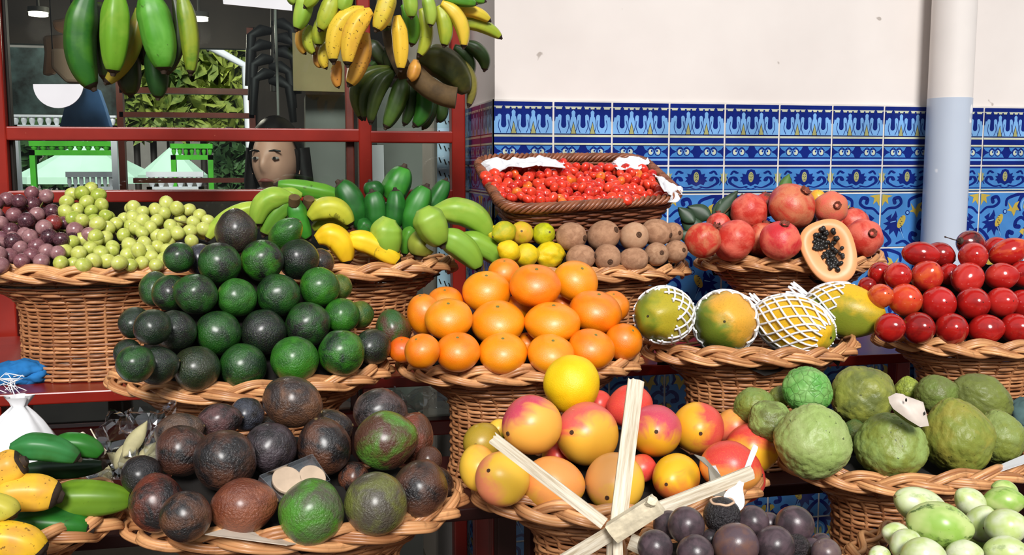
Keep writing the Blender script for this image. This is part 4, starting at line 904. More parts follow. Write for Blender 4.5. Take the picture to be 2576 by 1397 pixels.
row(P, 'tam0', 'tamarillo', 'in top tamarillo row', 'tamarillo', [(2317, 640, 31, 1.45, (.95, -.1, .2), TR, TD, 'long glossy'), (2366, 641, 30, 1.2, (.6, -.3, .3), TD, TR, 'dark rear', .04), (2448, 645, 34, 1.15, (-.2, .1, .9), TR, (200, 60, 50), 'rosy front', -.01), (2539, 634, 33, 1.5, (.85, .35, .2), TR, TO, 'long orange tinged'), (2505, 622, 25, 1.2, (.8, .3, .2), TR, TD, 'rear hidden', .05), (2441, 613, 32, 1.2, (-.85, .15, .45), TD, BK, 'stalked dark red', .03, {'kind': 'tam1', 'label': 'dark red tamarillo with a long black stem, topmost in its basket'})])
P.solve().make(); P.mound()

P = Pile('avo2', 1290, 1.375, 1020, 1.545, 'dark ripe avocados in the front basket'); K = ['ripe0', 'ripe1', 'ripe2']; BB, RE = (27, 24, 26), (84, 50, 38)
row(P, K, 'avocado', 'in front row of dark avocado basket', 'avocado', [
 (394, 1264, 66, 1.1, (-.2, .8, -.4), BB, (110, 50, 34), 'black over red brown'), (468, 1298, 63, 1.03, T_, BB, (92, 58, 40), 'black tan based'), (614, 1274, 68, 1.2, (.95, .15, -.1), (138, 78, 52), (110, 56, 36), 'rusty brown'), (784, 1287, 80, 1.03, (.1, .7, -.5), (72, 132, 34), (84, 84, 66), 'large green grey topped', 0, {'bl': (.6, .7, 0)}),
 (946, 1266, 78, 1.03, T_, (104, 108, 50), (80, 74, 62), 'large olive'), (1057, 1230, 68, 1.08, (.2, .8, -.4), BB, BR, 'black brown based'), (1092, 1226, 50, 1.2, T_, BR, BB, 'half hidden brown', .05)])
row(P, K, 'avocado', 'in middle row of dark avocado basket', 'avocado', [
 (357, 1195, 49, 1.05, T_, BB, BK, 'black', .03), (459, 1133, 63, 1.04, T_, BB, RE, 'brownish black'), (567, 1158, 76, 1.02, T_, BB, BR, 'big black'), (681, 1127, 64, 1.02, T_, BB, (70, 60, 66), 'charcoal'), (815, 1123, 66, 1.1, (-.2, .85, .2), (92, 58, 42), BB, 'two toned brown and black'), (890, 1200, 38, 1.05, T_, (118, 68, 46), BB, 'small brown hidden', .04),
 (972, 1108, 73, 1.08, (.85, .2, .1), (82, 132, 44), BR, 'half green half brown', 0, {'bl': (.2, .8, .3)}), (1037, 1103, 52, 1.25, (.2, .8, -.3), (120, 60, 42), BR, 'red brown behind', .04), (1079, 1155, 32, 1.1, T_, RE, BR, 'small rear right', .05)])
row(P, K, 'avocado', 'in rear row of dark avocado basket', 'avocado', [
 (452, 1086, 46, 1.3, (.9, .2, -.1), (96, 74, 60), BB, 'dull brown', .03), (553, 1058, 42, 1.3, (.9, .1, -.2), BB, (92, 60, 60), 'purplish black', .03), (622, 1042, 42, 1.05, T_, BB, (62, 66, 78), 'slate black', .04), (670, 1086, 40, 1.1, T_, BK, BB, 'hidden black', .06), (826, 1084, 54, 1.12, (.9, .2, -.1), BB, (120, 92, 66), 'tan flecked', .04), (958, 1038, 60, 1.12, (.8, -.1, -.3), (84, 70, 70), BB, 'dusty brown', .03), (737, 1012, 63, 1.2, (.93, -.3, .1), (50, 40, 38), (104, 70, 48), 'topmost glossy brown black', -.02)])
P.solve().make(); P.mound(); RIPE = P

P = Pile('mango', 1215, 1.39, 1020, 1.54, 'mangoes behind the cane star'); K = ['mango0', 'mango1', 'mango2']; MY, MR, MP, MO = (236, 188, 62), (216, 66, 60), (206, 72, 96), (240, 160, 76)
row(P, K, 'mango', 'in front mango row', 'mango', [
 (1202, 1177, 48, 1.2, (-.1, .8, -.4), MY, (236, 170, 70), 'yellow', .02, {'bl': (.8, .3, 0)}), (1265, 1204, 67, 1.06, (-.45, .4, .75), MY, (238, 140, 100), 'yellow pink sided', 0, {'bl': (-.9, .1, .3)}), (1391, 1220, 66, 1.2, (.9, -.05, .1), (228, 180, 62), (230, 150, 80), 'golden speckled', 0, {'bl': (-.6, .6, .2)}), (1548, 1218, 73, 1.03, (-.35, -.25, .9), MY, (236, 168, 96), 'yellow stem facing', 0, {'bl': (-.6, .6, .3)}), (1700, 1199, 57, 1.3, (-.3, -.05, .6), (236, 184, 36), (232, 120, 60), 'yellow orange blushed', 0, {'bl': (.1, -.9, .3)}), (1838, 1178, 62, 1.22, (.9, -.2, .1), MO, MR, 'peach red topped', 0, {'bl': (.4, .9, 0)}), (1874, 1207, 48, 1.2, (.3, .8, -.3), MY, MR, 'yellow low', .03, {'bl': (.5, .8, 0)})])
row(P, K, 'mango', 'in middle mango row', 'mango', [
 (1213, 1110, 46, 1.1, (.5, .4, -.6), (168, 140, 40), (186, 150, 50), 'olive', .04), (1255, 1082, 26, 1.1, (.5, .4, -.6), (120, 150, 40), MY, 'small green', .06), (1338, 1072, 73, 1.03, (-.75, -.15, .6), (238, 176, 74), MP, 'crimson and yellow', 0, {'bl': (-.9, .3, 0)}), (1477, 1095, 77, 1.03, (-.5, .2, .8), (236, 180, 60), (224, 96, 92), 'pink and yellow', 0, {'bl': (-.55, .8, .2)}), (1648, 1087, 64, 1.2, (-.1, .15, .95), (232, 172, 40), MP, 'magenta topped', 0, {'bl': (.2, .95, 0)}), (1753, 1077, 63, 1.06, (-.05, -.05, .98), (236, 176, 44), (218, 76, 70), 'yellow with red right side', 0, {'bl': (.9, -.1, 0)}), (1890, 1133, 62, 1.05, (.7, 0, .2), (238, 178, 40), MR, 'golden red edged', .03, {'bl': (.8, .4, 0)}),
 (1402, 1145, 36, 1.1, T_, MR, MY, 'red hidden', .06), (1615, 1178, 34, 1.1, T_, (232, 120, 80), MR, 'coral hidden', .06)])
row(P, K, 'mango', 'in rear mango row', 'mango', [(1583, 1022, 52, 1.15, (-.7, -.2, .4), (214, 70, 70), MR, 'rosy red', .03), (1508, 1014, 32, 1.1, T_, MR, MP, 'red half hidden', .05), (1849, 1078, 46, 1.1, (.6, .2, .2), (232, 110, 84), MO, 'coral', .05)])
P.add('melon0', 1438, 967, 69, 1.04, (.2, .9, .2), (246, 206, 20), (240, 196, 14), 'large smooth yellow fruit balanced on top of the mangoes', -.02, 'fruit')
P.solve().make(); P.mound(); MANGO = P

P = Pile('cher', 1110, 1.40, 985, 1.535, 'cherimoyas in the right basket'); K = ['cher0', 'cher1', 'cher2']; CL, CO, CB = (150, 172, 96), (128, 138, 58), (104, 112, 58)
row(P, K, 'cherimoya', 'in front cherimoya row', 'cherimoya', [(2045, 1109, 92, 1.02, (0, .95, .3), CL, (160, 176, 110), 'large pale green'), (2241, 1120, 86, 1.0, (-.05, .9, .45), CO, CL, 'olive', 0), (2408, 1098, 84, 1.15, (-.25, .95, .1), CO, (148, 142, 60), 'tall olive netted'), (2512, 1100, 62, 1.1, (-.2, .9, 0), (132, 146, 80), CO, 'grey green', .02), (1934, 1058, 54, 1.0, (-.5, .8, .2), CB, CL, 'grey patched', .02), (2150, 1090, 34, 1.0, (0, .9, -.2), (70, 100, 50), CB, 'dark hidden', .06)])
row(P, K, 'cherimoya', 'in rear cherimoya row', 'cherimoya', [(1898, 1022, 46, 1.1, (.8, .3, .1), (120, 140, 70), CO, 'half hidden', .04), (1962, 1000, 28, 1.0, (0, .9, 0), CO, CB, 'small wedged', .05), (2032, 981, 60, 1.0, (.1, .6, .7), (96, 164, 74), (130, 180, 100), 'bright green scaly', 0, {'kind': 'cher3'}), (2172, 995, 76, 1.05, (.8, .35, -.2), (140, 144, 62), CB, 'big olive brown', 0), (2284, 980, 32, 1.0, (0, .9, 0), (150, 164, 60), CO, 'small scaly yellow green', .05, {'kind': 'cher3'}), (2357, 992, 48, 1.1, (.8, .3, 0), (110, 128, 58), CB, 'dull green', .03), (2470, 1006, 60, 1.35, (.85, -.4, 0), (116, 126, 56), CB, 'long brownish green', .04)])
P.solve().make(); P.mound(); CHER = P

P = Pile('passion', 1390, 1.06, 1300, 1.15, 'passion fruits in the bottom row'); PP, PB = (88, 70, 76), (58, 48, 52)
row(P, 'pas0', 'passion fruit', 'in front passion fruit row', 'passion fruit', [(1648, 1378, 43, 1, T_, PB, PP, 'dark'), (1749, 1392, 45, 1, T_, PP, PB, 'purple brown'), (1851, 1373, 56, .92, T_, PP, (112, 80, 70), 'largest mottled'), (1949, 1373, 48, 1, T_, PP, PB, 'grey purple'), (2004, 1378, 33, 1, T_, PB, BK, 'wrinkled dark', .02, {'kind': 'pas1'}), (2041, 1380, 26, 1, T_, PP, PB, 'small', .03), (2078, 1392, 36, 1, T_, PP, (110, 90, 86), 'brown')])
row(P, 'pas0', 'passion fruit', 'in rear passion fruit row', 'passion fruit', [(1680, 1320, 36, 1, T_, PB, PP, 'half hidden', .02), (1726, 1322, 45, 1, T_, PP, PB, 'shiny purple brown'), (1787, 1358, 26, 1, T_, PB, BK, 'small dark gap filling', .03), (1893, 1314, 40, 1, T_, PP, PB, 'smooth grey purple'), (1934, 1318, 28, 1, T_, PP, PB, 'half hidden grey', .03), (1999, 1321, 47, .95, T_, PP, PB, 'large grey purple'), (2066, 1368, 26, 1, T_, PP, PB, 'last small', .04)])
P.add('pas1', 1816, 1298, 45, 1.0, (0, -.9, -.2), (38, 34, 38), BK, 'cut open black passion fruit with a white spoon standing in it', -.02, 'passion fruit')
P.solve().make(); P.mound(); PASS = P

P = Pile('pepino', 1390, 1.045, 1240, 1.17, 'pepino melons in the corner'); PL, PW, PGn = (190, 206, 130), (216, 222, 186), (150, 186, 84)
def S(v): return {'x': {'stripe': v}}
row(P, 'pep0', 'pepino', 'in lower pepino rows', 'pepino', [(2255, 1346, 30, 1.3, (-.85, .3, .2), PW, PL, 'pale pointed', .02, S(.3)), (2278, 1372, 38, 1.2, (-.6, -.3, .5), PL, PW, 'pale green', 0, S(.2)), (2322, 1398, 44, 1.2, (.8, .1, .3), PW, PL, 'cream green', -.01, S(.1)), (2426, 1394, 34, 1.3, (.9, .1, .2), PW, PL, 'whitish', .0, S(.1)), (2466, 1360, 32, 1.1, T_, PGn, PL, 'green shaded', .04, S(.5)), (2532, 1392, 42, 1.3, (.9, 0, .2), PL, PW, 'pale edge', -.01, S(.4)), (2212, 1398, 24, 1.2, (-.8, 0, .3), PL, PW, 'tip showing', .02, S(.3))])
row(P, 'pep0', 'pepino', 'in upper pepino rows', 'pepino', [(2320, 1276, 45, 1.75, (.85, -.35, -.2), PL, PW, 'long pale', .02, S(.35)), (2364, 1322, 57, 1.38, (.93, -.12, .25), PGn, PL, 'green dark striped', -.01, S(1.0)), (2441, 1264, 34, 1.35, (-.7, .6, .2), PW, PL, 'pointed whitish', .02, S(.2)), (2472, 1318, 40, 1.18, (.1, .9, .3), PW, PL, 'upright pale', 0, S(.1)), (2526, 1262, 36, 1.35, (.85, .1, .4), PGn, PL, 'vivid green', .01, S(.5)), (2532, 1325, 44, 1.15, (.8, .2, .5), PL, PW, 'rounded pale', -.01, S(.1)), (2528, 1233, 24, 1.5, (.85, -.2, -.2), PL, PGn, 'topmost', .03, S(.7))])
P.solve().make(); P.mound()
# ------------------------------------------------------------------ bananas
q = N('banana_skin'); v = q.obj()
f = q.noise(v, 16, 3, .6, .5); c = q.mix(q.ramp(f, .44, .64), q.ocol(), q.accent())
tc = q.n('ShaderNodeAttribute', attribute_type='GEOMETRY', attribute_name='along'); t_ = tc.outputs['Fac']
at2 = q.n('ShaderNodeAttribute', attribute_type='OBJECT', attribute_name='spots'); sp = q.ramp(q.noise(v, 190, 2, .5), .64, .70); c = q.mix(q.math('MULTIPLY', sp, at2.outputs['Fac']), c, srgb(84, 56, 28))
sc_ = q.ramp(q.noise(v, 30, 4, .7, 1.0), .66, .70); c = q.mix(q.math('MULTIPLY', sc_, .55), c, srgb(50, 44, 24))
q.bump(q.noise(v, 60, 3), .12, .004); M['banana_skin'] = q.fin(c, .42, .45, .03)
M['banana_tip'] = plain('banana_tip', srgb(58, 44, 34), .8, .4, 60, .5, 120)
M['stalk'] = plain('banana_stalk', srgb(88, 68, 40), .8, .35, 30, .6, 90)
M['stalk_green'] = plain('banana_stalk_green', srgb(52, 62, 26), .7, .35, 30, .5, 90)
def bez(p, n=22):
    """smooth path through the three given points"""
    a, m, b_ = p; c = m*2-(a+b_)*.5
    return [a*(1-t)**2+c*2*t*(1-t)+b_*t*t for t in [i/n for i in range(n+1)]]
def banana(e, pts, rp, col, acc, spots=0.0, tip=True, blunt=.24, neck=.42, ts=.5, ridge=.095, label=None):
    P = [at(*p)-e.location for p in pts]; R_ = rp*dep(*pts[1])/F; path = bez(P, 24); n = 20; V = []; al = []
    prev = None
    for i, p in enumerate(path):
        t = i/24; d = (path[min(24, i+1)]-path[max(0, i-1)]).normalized()
        u = (UP-d*UP.dot(d)) if prev is None else prev-d*prev.dot(d)
        if u.length < 1e-4: u = d.orthogonal()
        u.normalize(); prev = u; w_ = d.cross(u)
        k = neck+(1-neck)*sin(PI/2*t/.32)**1.2 if t < .32 else (1 if t < ts else blunt+(1-blunt)*max(0, 1-((t-ts)/(1-ts))**1.8)**.62)
        for j in range(n):
            th = 2*PI*j/n; rr = R_*k*(1+ridge*(1-2*abs(sin(2.5*th+.3)))+.03*nz(p, 22, 1)); V.append(p+u*(rr*cos(th))+w_*(rr*sin(th))); al.append(t)
    Fc = [(i*n+j, i*n+(j+1) % n, (i+1)*n+(j+1) % n, (i+1)*n+j) for i in range(24) for j in range(n)]+[tuple(range(n-1, -1, -1)), tuple(24*n+j for j in range(n))]
    m = me_new('banana', V, Fc, M['banana_skin']); a_ = m.attributes.new('along', 'FLOAT', 'POINT'); a_.data.foreach_set('value', al)
    o = bpy.data.objects.new('banana', m); link(o, e); o.color = srgb(col); o['accent'] = list(srgb(acc)[:3]); o['spots'] = spots
    if label: o['label'] = label
    if tip:
        d = (path[-1]-path[-3]).normalized(); b = MB(); i0 = 22 if spots and blunt > .4 else 23
        b.add([path[i]+(Vector(V[i*n+j])-path[i])*1.025 for i in range(i0, 25) for j in range(n)], [(i*n+j, i*n+(j+1) % n, (i+1)*n+(j+1) % n, (i+1)*n+j) for i in range(24-i0) for j in range(n)]+[tuple((24-i0)*n+j for j in range(n))])
        b.tube([path[-1]-d*R_*.06, path[-1]+d*R_*.10, path[-1]+d*R_*.22], lambda t: R_*blunt*(1.04-.45*t), 10); b.build('tip', M['banana_tip'], o)
    return o
def zc(x0, y0, sc): return lambda X, Y_: (x0+X/sc, y0+Y_/sc)
BGn, BG2, BLG, BYG, BYE, BYO, BDK = (74, 132, 36), (40, 104, 34), (134, 172, 56), (168, 176, 52), (226, 190, 60), (218, 160, 66), (34, 46, 22)
def hand(name, org, label, conv, Yb, items, group='banana bunches', stalks=(), smat='stalk'):
    e = empty(name, org, label, 'bananas', group)
    for it in items:
        pts = [(*conv(*p), Yb+it[3]+(it[4] if len(it) > 4 else (0, 0, 0))[k]) for k, p in enumerate(it[0])]
        kw = it[5] if len(it) > 5 else {}
        banana(e, pts, it[1]/it_scale, *it[2], **kw)
    for (pts, r_) in stalks:
        P = [at(*conv(x, y), Yb+d)-e.location for x, y, d in pts]; b = MB(); b.tube(bez(P, 10) if len(P) == 3 else P, r_/it_scale*dep(*conv(*pts[0][:2]), Yb)/F, 9); b.build('stalk', M[smat], e)
    return e
GG, G2, GL, GYG, GYE, GYO, GDK = (BGn, (92, 150, 40)), (BG2, (34, 84, 30)), (BLG, (160, 184, 70)), (BYG, (140, 164, 48)), (BYE, (206, 186, 56)), (BYO, (226, 178, 60)), (BDK, (52, 64, 26))
# green plantains hanging at the left
it_scale = 2.794; cv = zc(0, 0, 2.794); O = at(335, 20, 2.2)
e = hand('hanging_plantain_bunch', O, 'bunch of green plantains hanging in front of the left window', cv, 2.2, [
 (((640, -80), (560, 300), (655, 620)), 108, ((38, 96, 28), (60, 116, 30)), .02), (((820, -90), (810, 240), (795, 515)), 100, ((104, 156, 36), (128, 168, 52)), -.03), (((980, 60), (910, 360), (745, 585)), 66, ((150, 130, 44), (112, 134, 40)), .04),
 (((1030, -80), (1110, 230), (1150, 495)), 118, ((78, 150, 40), (100, 168, 60)), -.03), (((1215, -40), (1262, 260), (1180, 520)), 42, GDK, .01), (((1270, -60), (1330, 230), (1340, 520)), 66, ((142, 156, 44), (100, 136, 40)), .0),
 (((900, 300), (905, 520), (915, 670)), 84, GDK, .07), (((1070, 320), (1105, 520), (1110, 690)), 78, ((30, 66, 26), (40, 80, 30)), .05), (((690, 20), (720, 250), (740, 560)), 84, GDK, .08), (((1000, 40), (1010, 250), (1010, 440)), 90, GDK, .09)],
 stalks=[(((900, -60, .03), (960, -170, .05), (960, -330, .05)), 60)], smat='stalk_green')
b = MB(); P = [at(344, -110, 2.25), Vector((at(344, -110, 2.25).x, 2.25, CZ(2.25)))]; b.tube([p-e.location for p in P], .004, 6); b.build('rope', M['stalk'], e)
# yellow bunch hanging in the middle
cv = zc(620, 0, 2.794); O = at(960, -20, 2.2); Y_ = dict(spots=.8)
e = hand('hanging_banana_bunch', O, 'large hanging bunch of yellow and green bananas with speckled skins', cv, 2.2, [
 (((420, -60), (395, 80), (352, 210)), 64, GL, -.02), (((330, -90), (320, -20), (345, 25)), 40, GL, .02), (((500, -70), (465, -10), (408, 50)), 44, GYG, -.04), (((620, -50), (570, 100), (515, 212)), 66, GYG, -.04, (0, 0, 0), dict(spots=.5)),
 (((560, 100), (520, 220), (505, 320)), 56, GYG, 0, (0, 0, 0), Y_), (((710, -80), (695, 10), (662, 80)), 52, GL, -.05), (((400, 180), (378, 290), (415, 378)), 36, GYO, .04), (((450, 180), (432, 290), (478, 378)), 42, GYG, .02, (0, 0, 0), Y_),
 (((500, 330), (495, 420), (525, 470)), 30, ((150, 96, 50), BYO), .05), (((560, 310), (540, 400), (562, 482)), 40, GYE, .03, (0, 0, 0), Y_), (((830, 70), (655, 190), (612, 440)), 70, GYE, -.05, (0, 0, 0), Y_), (((880, 80), (760, 215), (712, 460)), 74, ((230, 186, 58), BYO), -.08, (0, 0, 0), dict(spots=1.0)),
 (((840, 230), (790, 440), (720, 600)), 66, GYO, -.02, (0, 0, 0), Y_), (((650, 430), (632, 530), (648, 615)), 40, ((206, 140, 60), BYO), 0, (0, 0, 0), Y_), (((1010, -90), (970, 70), (910, 215)), 66, GYE, -.10, (0, 0, 0), Y_), (((1140, -70), (1155, 30), (1160, 125)), 52, GL, -.10),
 (((1060, 110), (1085, 300), (1085, 495)), 58, ((234, 190, 56), BYE), -.06, (0, 0, 0), Y_), (((1100, 30), (1165, 170), (1160, 318)), 54, GG, -.03), (((1230, 60), (1265, 240), (1212, 395)), 50, GYG, -.02), (((1250, -60), (1292, 70), (1292, 182)), 48, GL, -.08),
 (((1350, 40), (1398, 190), (1388, 325)), 56, GYG, -.05), (((1370, 20), (1500, 150), (1526, 335)), 54, GYE, -.06), (((1450, 70), (1600, 85), (1712, 148)), 44, GYE, -.02), (((1470, 160), (1650, 180), (1790, 268)), 48, GYG, .0),
 (((1370, -20), (1500, 5), (1618, 28)), 40, GG, -.05), (((1420, -60), (1560, -20), (1680, 10)), 40, GG, .0), (((1190, 420), (1172, 510), (1138, 560)), 46, ((196, 130, 60), BYO), .0), (((960, 60), (990, 120), (1000, 190)), 34, ((120, 104, 50), BYG), .02)],
 stalks=[(((960, -500, .08), (970, 0, .09), (985, 160, .06)), 62)], smat='stalk_green')
b = MB(); P = [at(960, -170, 2.28), Vector((at(960, -170, 2.28).x, 2.28, CZ(2.28)))]; b.tube([p-e.location for p in P], .004, 6); b.build('rope', M['stalk'], e)
# dark green hand below it
O = at(1010, 180, 2.33); D1, D2, D3 = ((50, 66, 26), (70, 84, 32)), ((38, 60, 24), (50, 76, 30)), ((40, 96, 28), (60, 110, 34))
e = hand('hanging_banana_hand', O, 'dark green banana hand with woody cut stalk, hanging under the yellow bunch', cv, 2.33, [
 (((1010, 480), (790, 590), (812, 840)), 50, ((84, 94, 36), D1[0]), .02), (((1020, 495), (855, 620), (832, 842)), 42, D1, .0), (((1040, 510), (930, 640), (872, 868)), 54, D1, -.02), (((1110, 530), (1060, 710), (978, 900)), 66, ((58, 84, 30), (76, 104, 38)), -.04), (((1140, 550), (1155, 720), (1108, 878)), 50, D2, -.02), (((1230, 580), (1255, 750), (1178, 886)), 64, D3, -.04), (((1300, 620), (1290, 780), (1240, 905)), 46, D2, .02), (((1330, 640), (1372, 770), (1342, 852)), 50, D2, .03),
 (((900, 420), (980, 380), (860, 480)), 50, D2, .06), (((1200, 400), (1420, 470), (1540, 660)), 116, ((54, 62, 30), (84, 86, 36)), -.05, (0, 0, 0), dict(tip=False)), (((1420, 400), (1570, 540), (1560, 750)), 44, ((130, 122, 50), (80, 80, 34)), -.04), (((1520, 300), (1650, 380), (1672, 495)), 52, D2, -.02), (((1460, 330), (1560, 420), (1560, 560)), 48, D2, .0), (((850, 290), (920, 370), (1010, 480)), 60, GDK, .05), (((1010, 330), (1040, 440), (1090, 540)), 70, GDK, .03)],
 stalks=[(((1180, 520, -.10), (1320, 640, -.11), (1475, 690, -.12)), 74), (((1010, 200, .02), (1040, 350, .0), (1120, 520, -.06)), 62)])
b = MB(); P = [at(985, 60, 2.36), Vector((at(985, 60, 2.36).x, 2.36, CZ(2.36)))]; b.tube([p-e.location for p in P], .004, 6); b.build('rope', M['stalk'], e)
# bananas lying in the basket behind the avocados
it_scale = 3.22; cv = zc(480, 400, 3.22)
def bhand(label, Y0, items, stalks=(), smat='stalk'):
    p = at(*cv(*items[0][0][1]), Y0); return hand('banana_bunch', p, label, cv, Y0, items, 'bananas in the basket', stalks, smat)
FG, FB = ((36, 104, 34), (28, 84, 30)), ((60, 138, 40), (44, 116, 36))
bhand('deep green banana hand standing upright with tips up', 2.19, [
 (((1370, 560), (1300, 340), (1195, 190)), 108, FG, .0), (((1500, 590), (1495, 400), (1465, 262)), 92, FG, -.02), (((1630, 590), (1655, 400), (1655, 248)), 84, FG, -.01), (((1600, 330), (1675, 200), (1730, 62)), 112, FB, .06), (((1530, 330), (1475, 240), (1450, 182)), 80, FG, .05), (((1750, 590), (1830, 390), (1912, 220)), 104, ((50, 124, 38), FG[0]), -.01), (((1880, 480), (2000, 310), (2068, 168)), 76, FG, .05)])
bhand('single long green banana lying behind the bunches toward the window', 2.25, [(((1250, 310), (950, 250), (685, 210)), 72, ((90, 148, 40), FB[0]), 0), (((1230, 350), (1080, 340), (960, 330)), 56, ((150, 164, 50), (120, 150, 50)), .0)])
bhand('light green banana hand with brown cut stalks behind the avocado pyramid', 2.13, [
 (((820, 320), (610, 350), (540, 545)), 92, GL, -.01), (((840, 340), (700, 440), (590, 620)), 84, ((96, 144, 46), BLG), .0), (((860, 330), (870, 480), (960, 650)), 80, FB, -.02), (((640, 390), (330, 460), (130, 660)), 66, ((170, 190, 70), BLG), .03), (((900, 300), (760, 290), (610, 330)), 56, GL, .04)],
 stalks=[(((835, 370, -.03), (838, 340, -.035), (840, 310, -.04)), 46), (((955, 380, .0), (955, 350, -.005), (958, 320, -.01)), 46)])
bhand('yellow green banana pair in the middle of the banana basket', 2.12, [(((960, 480), (1150, 405), (1298, 540)), 96, ((190, 190, 56), BYG), -.01), (((990, 570), (1140, 510), (1290, 560)), 66, GYG, .02), (((1350, 520), (1410, 560), (1470, 640)), 70, FG, .03)])
bhand('bright yellow banana pair resting on the plaited rim', 2.055, [(((1020, 660), (1180, 650), (1268, 850)), 104, ((244, 200, 30), (232, 184, 30)), -.01, (0, 0, 0), dict(ts=.62)), (((1290, 660), (1470, 700), (1690, 840)), 92, ((244, 206, 40), (236, 190, 30)), .0, (0, 0, 0), dict(ts=.72, neck=.7))])
bhand('pale green banana hand with stubby fingers at the front right', 2.06, [(((1610, 480), (1590, 640), (1655, 785)), 132, GL, .0), (((1900, 690), (1870, 700), (1845, 790)), 116, ((150, 160, 60), (140, 150, 56)), .02, (0, 0, 0), dict(blunt=.4)), (((1880, 400), (1950, 540), (2035, 700)), 134, ((144, 176, 62), BLG), -.03), (((1800, 560), (1760, 640), (1730, 780)), 60, GG, .05)])
bhand('long light green banana hand sweeping right over the basket rim', 2.09, [(((1960, 440), (2250, 450), (2420, 635)), 112, GL, .02), (((1990, 620), (2200, 720), (2330, 895)), 108, ((130, 172, 60), BLG), -.04), (((2160, 640), (2380, 720), (2540, 870)), 92, ((124, 166, 54), BLG), .0)])
# big bananas in the bottom left corner
it_scale = 2.81; cv = zc(0, 900, 2.81)
def chand(label, Y0, items): return hand('big_banana_bunch', at(*cv(*items[0][0][1]), Y0), label, cv, Y0, items, 'big bananas in the corner')
BS = dict(spots=.7, blunt=.42, ts=.66)
chand('dark green plantain hand lying on top in the bottom left corner', 1.45, [(((80, 650), (330, 640), (560, 720)), 98, ((52, 122, 62), (40, 100, 40)), -.03, (0, 0, 0), dict(ridge=.14, ts=.45)), (((340, 640), (560, 620), (720, 695)), 84, ((44, 116, 36), (34, 92, 30)), .0), (((140, 790), (480, 790), (745, 762)), 72, ((18, 44, 20), (24, 54, 22)), .05)])
chand('two yellow black tipped bananas at the left edge, middle of the corner pile', 1.40, [(((-150, 860), (40, 790), (165, 735)), 122, ((240, 190, 60), BYO), -.01, (0, 0, 0), BS), (((-60, 1010), (180, 960), (420, 985)), 136, ((240, 186, 54), BYO), -.02, (0, 0, 0), BS)])
chand('olive and green plantain pair pointing right over the corner basket rim', 1.42, [(((330, 1010), (650, 1000), (935, 1010)), 132, ((92, 128, 30), (110, 146, 36)), .0, (0, 0, 0), dict(ts=.42, ridge=.13)), (((60, 1180), (380, 1190), (640, 1215)), 126, ((40, 112, 34), (30, 88, 30)), -.02, (0, 0, 0), dict(ts=.5, ridge=.15, blunt=.32))])
chand('short greenish yellow banana tip at the left frame edge', 1.33, [(((-140, 1040), (10, 1060), (92, 1125)), 92, ((196, 184, 70), BYG), -.02, (0, 0, 0), BS)])
chand('big yellow banana at the very bottom left corner', 1.30, [(((-220, 1330), (80, 1290), (285, 1400)), 132, ((242, 190, 44), BYO), .0, (0, 0, 0), BS)])
